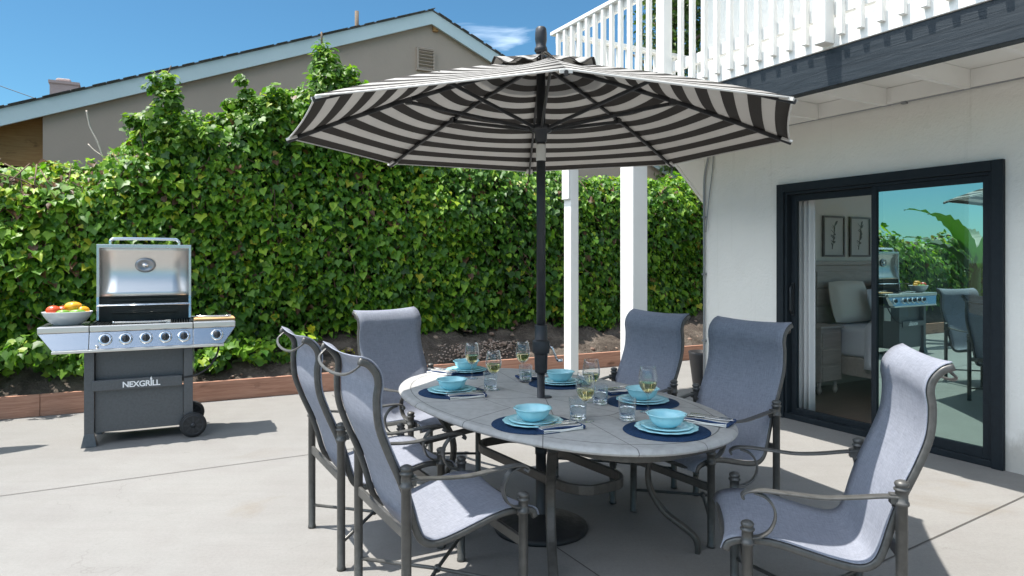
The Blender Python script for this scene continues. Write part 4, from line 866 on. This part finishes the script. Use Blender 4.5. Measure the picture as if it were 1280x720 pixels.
def mk_napkin(loc, rz, label):
    mb = MB()
    for k, (w, d, dx, dy) in enumerate(((.205, .118, 0, 0), (.20, .112, .003, .002), (.196, .104, -.002, -.003))):
        G = [[(x, y, .003 + k * .006 + .0025 * math.sin(x * 31 + k * 2) * math.cos(y * 40 + k) + .003 * (1 - abs(y) / (d / 2))) for y in np.linspace(-d / 2, d / 2, 7)] for x in np.linspace(-w / 2, w / 2, 13)]
        mb.surf([[(p[0] + dx, p[1] + dy, p[2]) for p in r] for r in G], .0045)
    mb.sweep([(-.1025, y, .009) for y in np.linspace(-.055, .055, 6)], [(.009 * math.cos(a), .009 * math.sin(a)) for a in np.linspace(0, 2 * math.pi, 9)[:-1]])
    o = mb.build('napkin', 'napkin', loc=(*loc, Z0 + .003), rz=rz); return tag(o, label, 'napkin', 'folded striped napkins on the table')
WHERE = ['far left end', 'left rear', 'left front', 'near right end', 'right side', 'right rear']
SET = [((583, 464), 'at the farthest left end of the table'), ((565, 489.5), 'second from the far left end'), ((666, 529), 'nearest the front edge, left of centre'), ((833, 537), 'at the near right end of the table'), ((803, 502), 'before the chair by the sliding door'), ((700, 479), 'just behind the umbrella pole')]
NAP = [((555, 466), 150), ((581, 495), 200), ((697, 535), 205), ((886, 527), 145), ((775, 490), 25), ((668, 472), 20)]
WG = [((590, 473), 'wine glass at the far left, beside the farthest bowl'), ((617, 487), 'wine glass left of the pole, second from the far end'), ((653.5, 471), 'wine glass close behind the left of the umbrella pole'), ((739, 502), 'wine glass behind the centre pair, right of the pole'), ((732, 526), 'wine glass nearest the front edge of the table'), ((810, 515), 'wine glass rising over the right end place setting')]
TG = [((613, 487), 'water tumbler left of the pole beside a wine glass stem'), ((657, 477), 'water tumbler close behind the umbrella pole'), ((750, 505), 'water tumbler partly behind the centre wine glasses'), ((722, 524), 'water tumbler behind the nearest wine glass bowl'), ((784, 525), 'lone water tumbler at the centre right, half full')]
wp = mk_wine(); tp_ = mk_tumbler(); fk = mk_fork(); kn = mk_knife(); first = True
for i, ((px, py), w) in enumerate(SET):
    p = T(px, py); rz = rng.uniform(0, 6)
    mk_mat(p, 'round navy placemat ' + w); z = Z0 + .0045
    mk_plate(.137, .013, p, z, 'wavy edged aqua dinner plate ' + w, 'plate', 'aqua dinner plates', rz)
    mk_plate(.112, .012, p + V(.002, -.003), z + .0085, 'small aqua salad plate under the bowl ' + w, 'plate', 'aqua salad plates', rz + 1); mk_bowl(p + V(.0, .0), z + .0155, 'aqua bowl ' + w, rz)
    (nx, ny), a = NAP[i]; q = T(nx, ny); mk_napkin(q, R(a), 'folded striped napkin ' + w)
    for src, dx, da, nm in ((fk, -.018, -4, 'fork'), (kn, .022, 5, 'knife')):
        o = src if i == 0 else src.copy()
        if i: COL.objects.link(o)
        d = V(math.cos(R(a + 90)), math.sin(R(a + 90))); o.location = (*(q + d * dx), Z0 + .0235); o.rotation_euler.z = R(a + 90 + da); tag(o, 'silver %s lying on the napkin %s' % (nm, w), nm, nm + 's on the napkins' if nm == 'fork' else 'knives on the napkins')
for i, ((px, py), lab) in enumerate(WG): o = wp if i == 0 else copy_tree(wp); o.location = (*T(px, py, .711), Z0); o['label'] = lab
for i, ((px, py), lab) in enumerate(TG): o = tp_ if i == 0 else copy_tree(tp_); o.location = (*T(px, py, .711), Z0); o['label'] = lab

# ------------------------------------------------------------------ grill
GA = R(26); GO = Vector((-3.31, 5.345, 0))
gr = thing('gas_grill', 'stainless gas grill with open lid on a grey cart before the ivy', 'grill', GO, GA)
for x, y in ((.0, .0), (.70, .0), (.0, .44), (.70, .44)):
    z0 = .0 if x < .1 else .11; lg = MB().box((x, y, (z0 + .02 + .77) / 2), (.068, .05, .75 - z0))
    if x < .1: lg.prism([(-.034, .10), (.034, .10), (.055, .0), (-.055, .0)], lambda a, b: (x + a, y - .027 - (.1 - b) * .2, b), lambda a, b: (x + a, y + .027 + (.1 - b) * .2, b))
    lg.build('leg', 'grill_grey', gr, bevel=.003)
fp = MB().bx(.036, .664, .035, .05, .455, .75).build('front_panel', 'grill_grey', gr, bevel=.003)
MB().bx(.036, .664, .004, .02, .10, .43).build('lower_panel', 'grill_grey', gr, bevel=.003)
MB().bx(.02, .655, -.035, .0, .432, .515).bx(.02, .655, .0, .034, .432, .445).bx(.02, .03, 0, .034, .445, .515).bx(.645, .655, 0, .034, .445, .515).build('tank_shelf', 'grill_grey', gr, bevel=.004)
MB().bx(-.03, -.018, .026, .414, .12, .75).build('side_panel', 'grill_grey', gr); MB().bx(.718, .73, .026, .414, .12, .75).build('side_panel', 'grill_grey', gr)
MB().bx(.0, .70, .02, .42, .10, .115).build('bottom_shelf', 'grill_grey', gr)
# lettering on the shelf front
cu_ = bpy.data.curves.new('lettering', 'FONT'); cu_.body = 'NEXGRILL'; cu_.size = .062; cu_.extrude = .0012; cu_.align_x = 'CENTER'; cu_.align_y = 'CENTER'; cu_.offset = .0016; cu_.space_character = .93
tmp = bpy.data.objects.new('tmp', cu_); COL.objects.link(tmp); dg = bpy.context.evaluated_depsgraph_get(); tm = bpy.data.meshes.new_from_object(tmp.evaluated_get(dg)); bpy.data.objects.remove(tmp)
lt = bpy.data.objects.new('lettering', tm); COL.objects.link(lt); tm.materials.clear(); tm.materials.append(M['white']); lt.parent = gr; lt.location = (.36, -.0365, .468); lt.rotation_euler = (R(90), 0, 0)
fl = [(0, 0), (.007, .004), (.009, .013), (.004, .022), (.005, .034), (-.004, .022), (-.006, .012), (-.005, .004)]
MB().prism([(a + .428, b + .492) for a, b in fl], lambda a, b: (a, -.0382, b), lambda a, b: (a, -.0355, b)).build('flame_mark', 'white', gr)
# control panel: one long tapered steel front with shelves
ZT, ZB = .947, .765
def cp(x0t, x1t, x0b, x1b, nm, m='steel'):
    sec = MB(); A = lambda x, y, z: (x, y, z)
    yt, yb = -.022, -.078
    vs = [A(x0b, yb, ZB), A(x1b, yb, ZB), A(x1t, yt - .012, ZT - .05), A(x0t, yt - .012, ZT - .05), A(x0b, .0, ZB), A(x1b, .0, ZB), A(x1t, .0, ZT - .05), A(x0t, .0, ZT - .05)]
    sec.add(vs, [(0, 1, 2, 3), (5, 4, 7, 6), (0, 4, 5, 1), (3, 2, 6, 7), (0, 3, 7, 4), (1, 5, 6, 2)]); return sec.build(nm, m, gr, bevel=.003)
xl, xr = -.335, 1.06
cp(.005, .735, .005, .735, 'control_panel'); cp(xl, .002, xl + .10, .002, 'shelf_front'); cp(.738, xr, .738, xr - .095, 'shelf_front')
# bright bands along the top and the lower lip
MB().bx(xl, .002, -.045, .0, ZT - .048, ZT - .002).bx(.005, .735, -.048, .0, ZT - .048, ZT - .002).bx(.738, xr, -.045, .0, ZT - .048, ZT - .002).build('trim_band', 'steel_lid', gr, bevel=.006)
MB().bx(xl + .095, xr - .09, -.088, -.02, ZB - .022, ZB - .001).build('lower_lip', 'steel_lid', gr, bevel=.004)
MB().bx(xl, -.03, .002, .42, ZT - .045, ZT).build('side_shelf', 'steel', gr, bevel=.008); MB().bx(.735, xr, .002, .42, ZT - .045, ZT).build('side_shelf', 'steel', gr, bevel=.008)
def knob(x, z):
    y = -.022 - .012 - (ZT - .05 - z) / (ZT - .05 - ZB) * .044
    tilt = math.atan2(.044, ZT - .05 - ZB)
    b = MB().lathe([(0, 0), (.048, 0), (.049, .007), (.040, .014), (.034, .013), (0, .013)], n=24); o = b.build('knob', 'chrome', gr)
    o.location = (x, y, z); o.rotation_euler = (R(90) - tilt, 0, 0)
    k = MB().lathe([(.026, .012), (.027, .03), (.022, .036), (0, .037)], n=20).box((0, .004, .036), (.011, .046, .022)); k.build('grip', 'black_metal', o, bevel=.002)
    MB().box((0, .018, .0485), (.004, .014, .003)).build('marker', 'chrome', o)
KZ = ZB + .072
def gx(px): r = (px - 640) / 853; return (r * (GO.y - .06) - GO.x) / (math.cos(GA) - r * math.sin(GA))
for px in (126.8, 152.5, 178, 202.3, 225.5, 267): knob(gx(px), KZ)
bt = MB().lathe([(0, 0), (.011, 0), (.011, .01), (0, .012)], n=12).build('igniter_button', 'chrome', gr); bt.location = (gx(116.5), -.083, ZB + .025); bt.rotation_euler = (R(80), 0, 0)
# firebox
fb = MB().bx(.002, .022, .003, .44, .77, .955).bx(.718, .738, .003, .44, .77, .955).bx(.022, .718, .42, .44, .77, 1.16).bx(.022, .718, .003, .42, .77, .79).build('firebox', 'grill_black', gr)
gt = MB()
for i in range(36): x = .03 + i * .0195; gt.box((x, .215, .94), (.007, .40, .009))
for y in (.03, .2, .38): gt.box((.37, y, .932), (.69, .012, .008))
gt.build('cooking_grate', 'grill_black', gr)
wr_ = MB()
for i in range(9): wr_.tube([(.03, .20 + i * .022, 1.085), (.71, .20 + i * .022, 1.085)], .0028, 6)
for x in (.03, .37, .71): wr_.tube([(x, .2, 1.082), (x, .376, 1.082)], .004, 6)
wr_.build('warming_rack', 'chrome', gr)
bk = MB()
for z in (1.02, 1.12): bk.sweep([(x, .414, z) for x in np.linspace(.12, .62, 8)], rrect(.012, .035, .005, 2), side=V(0, 1, 0))
bk.build('liner_rib', 'grill_black', fb)
# lid, open and leaning back
lx0, lx1 = .012, .728; lid = MB()
ly = lambda z: .375 + (z - 1.15) * .02
surf_y = lambda z: ly(z) + .012 + .06 * math.sin(min(1, max(0, (z - 1.15) / .425)) * math.pi)
G = [[(x, surf_y(z), z) for z in np.linspace(1.15, 1.575, 12)] for x in np.linspace(lx0 + .02, lx1 - .02, 6)]
lo = MB().surf(G, -.012).build('lid', 'steel_lid', gr)
rimm = MB()
for x in (lx0, lx1 - .022): rimm.prism([(ly(.95) - .03, .955), (ly(.95) + .10, .955), (ly(1.59) + .09, 1.59), (ly(1.59) - .015, 1.59), (ly(1.15) - .01, 1.15)], lambda a, b: (x, a, b), lambda a, b: (x + .022, a, b))
rimm.prism([(ly(1.59) - .015, 1.56), (ly(1.59) + .10, 1.56), (ly(1.59) + .10, 1.592), (ly(1.59) - .015, 1.592)], lambda a, b: (lx0, a, b), lambda a, b: (lx1, a, b)).build('lid_rim', 'steel', lo, bevel=.004)
hy = ly(1.6) + .03; MB().tube(spline([(.11, hy, 1.58), (.11, hy, 1.615), (.125, hy, 1.635), (.16, hy, 1.64), (.37, hy, 1.642), (.58, hy, 1.64), (.615, hy, 1.635), (.63, hy, 1.615), (.63, hy, 1.58)], 4), .013, 10).build('handle', 'chrome', lo)
zt_ = 1.415; yt_ = surf_y(zt_) - .014; tm_ = MB().lathe([(0, -.002), (.080, 0), (.078, .006), (.052, .003), (.048, .0), (0, .0)], n=32).build('thermometer', 'dish', lo); tm_.location = (.37, yt_ - .012, zt_); tm_.rotation_euler = (R(90) + .12, 0, 0); tm_.scale = (1, .78, 1)
MB().lathe([(0, 0), (.026, 0), (.024, .012), (0, .014)], n=20).box((0, 0, .014), (.03, .012, .006)).build('dial_stud', 'chrome', tm_)
# wheels
for y in (-.05, .47):
    wt = MB(); ax = (.735, y, .103); 
    prof = [(.050, -.018), (.086, -.018), (.098, -.014), (.1025, -.004), (.1025, .004), (.098, .014), (.086, .018), (.050, .018)]
    w_ = MB().lathe(prof, n=36).build('wheel', 'rubber', gr); w_.location = ax; w_.rotation_euler = (R(90), 0, 0)
    rm = MB().lathe([(0, -.012), (.082, -.012), (.082, .012), (0, .012)], n=32).lathe([(0, .012), (.022, .012), (.020, .024), (0, .026)], n=16)
    for k in range(8): a = k * math.pi / 4; rm.box((.05 * math.cos(a), .05 * math.sin(a), .014), (.055, .014, .012), rz=a)
    rm.lathe([(.070, .012), (.072, .020), (.082, .020), (.084, .012)], n=32).build('rim', 'black_metal', w_)
MB().tube([(.735, -.04, .103), (.735, .46, .103)], .011, 8).build('axle', 'grill_grey', gr)
MB().tube(spline([(.93, .05, .75), (.925, .02, .68), (.86, -.01, .57), (.76, -.03, .51), (.64, -.015, .495), (.58, .02, .49)], 5), .008, 8).build('gas_hose', 'rubber', gr)
MB().bx(.742, .745, .1, .2, .52, .72).build('tag', 'white', gr)
# things on the grill
def gl(x, y, z): c, s = math.cos(GA), math.sin(GA); return Vector((GO.x + c * x - s * y, GO.y + s * x + c * y, z))
bo = MB().lathe([(0, 0), (.095, 0), (.10, .006), (.135, .035), (.162, .075), (.172, .100), (.174, .104), (.169, .105), (.157, .076), (.13, .042), (.095, .014), (0, .010)], n=40, sc=(1, .78)).build('serving_bowl', 'white_ceramic', loc=gl(-.165, .16, ZT), rz=GA); tag(bo, 'white oval bowl of vegetables on the grill side shelf', 'bowl')
def fruit(name, label, cat, m, c, r, sc, lob, k):
    t = thing(name, label, cat, gl(*c), GA); MB().sphere((0, 0, 0), r, 24, 14, sc, lambda p, q: lob * math.cos(k * p) * math.sin(q)).build('flesh', m, t); MB().tube([(0, 0, r * sc[2] * .9), (.004, 0, r * sc[2] + .012)], .004, 6).build('stem', 'stemgreen', t)
fruit('tomato', 'red orange tomato at the left of the white bowl', 'tomato', 'tomato', (-.255, .13, 1.062), .048, (1.1, 1, .85), .02, 5)
fruit('tomato', 'second red tomato tucked behind in the white bowl', 'tomato', 'tomato', (-.20, .18, 1.058), .045, (1.1, 1, .85), .02, 5)
fruit('bell_pepper', 'large yellow pepper on top of the white bowl', 'pepper', 'pepper', (-.125, .16, 1.088), .05, (1.2, 1, .8), .07, 4)
fruit('bell_pepper', 'small yellow pepper at the right edge of the white bowl', 'pepper', 'pepper', (-.065, .15, 1.058), .042, (1.2, .9, .8), .07, 4)
fruit('green_pepper', 'green pepper at the front of the white bowl', 'pepper', 'greenpep', (-.09, .09, 1.046), .035, (1.6, .9, .7), .06, 4)
fruit('green_pepper', 'green pepper half hidden between tomato and yellow pepper', 'pepper', 'greenpep', (-.185, .09, 1.046), .034, (1.4, .9, .7), .06, 4)
cbd = MB().bx(-.16, .16, -.12, .12, 0, .018).build('cutting_board', 'board_wood', loc=gl(.905, .18, ZT), rz=GA, bevel=.005); tag(cbd, 'wooden cutting board on the right side shelf of the grill', 'cutting board')
def tongs(label, c, rz, L=.30):
    mb = MB()
    for s in (-1, 1): mb.sweep(spline([(-L / 2, 0, .014), (-L * .2, s * .018, .012), (L * .3, s * .024, .010), (L / 2, s * .012, .010)], 4), rrect(.012, .003, .001, 1), side=V(0, 0, 1)); mb.box((L / 2 - .01, s * .014, .01), (.035, .006, .026))
    mb.lathe([(0, 0), (.008, 0), (.008, .02), (0, .02)], (-L / 2, 0, .002), 8); o = mb.build('tongs', 'cutlery', loc=c, rz=rz); return tag(o, label, 'tongs')
tongs('long silver tongs lying across the black cooking grate', gl(.36, .05, .946), GA + .05, .40)
tongs('short silver tongs lying on the wooden cutting board', gl(.90, .15, ZT + .019), GA - .1, .26)
sp = MB().box((-.07, 0, .006), (.16, .02, .008)).box((.03, 0, .008), (.06, .008, .004)).prism([(.06, -.035), (.15, -.04), (.15, .04), (.06, .035)], lambda a, b: (a, b, .006), lambda a, b: (a, b, .0085)).build('spatula', 'cutlery', loc=gl(.87, .22, ZT + .019), rz=GA + 2.6, bevel=.001); tag(sp, 'flat steel spatula lying at the back of the cutting board', 'spatula')

# ------------------------------------------------------------------ banana plant beside the patio (seen in the glass)
bn = thing('banana_plant', 'broad leaved banana plant beside the patio, mirrored in the glass door', 'plant', (-5.6, 4.55, 0), 1.15)
MB().tube(spline([(0, 0, 0), (.03, 0, .8), (-.02, .03, 1.5)], 5), [.10 - .004 * i for i in range(11)], 10).build('trunk', 'stemgreen', bn)
for k in range(9):
    a = k * 2.4; L = 1.3 + .25 * (k % 3); lean = .35 + .08 * (k % 4); z0 = 1.1 + .05 * k; ax = V(math.cos(a), math.sin(a), 0); sd = V(-math.sin(a), math.cos(a), 0); G = []; A = []
    for i in range(16):
        f = i / 15; w = .17 * math.sin(math.pi * min(1, f * .92 + .08)) ** .6 * (0.12 if f < .12 else 1); p = ax * (L * lean * f * 1.5 + .2 * f * f) + V(0, 0, z0 + L * (f - .45 * f * f * 1.1)); G.append([p + sd * w * x + V(0, 0, .10 * abs(x) * w * 2 - .03 * math.sin(f * 40) * abs(x)) for x in (-1, -.5, 0, .5, 1)]); A += [(k * 37 % 10) / 10.] * 5
    MB().surf(G, 0, True, A).build('leaf', 'banana', bn, 'rnd')
bpy.context.view_layer.update()
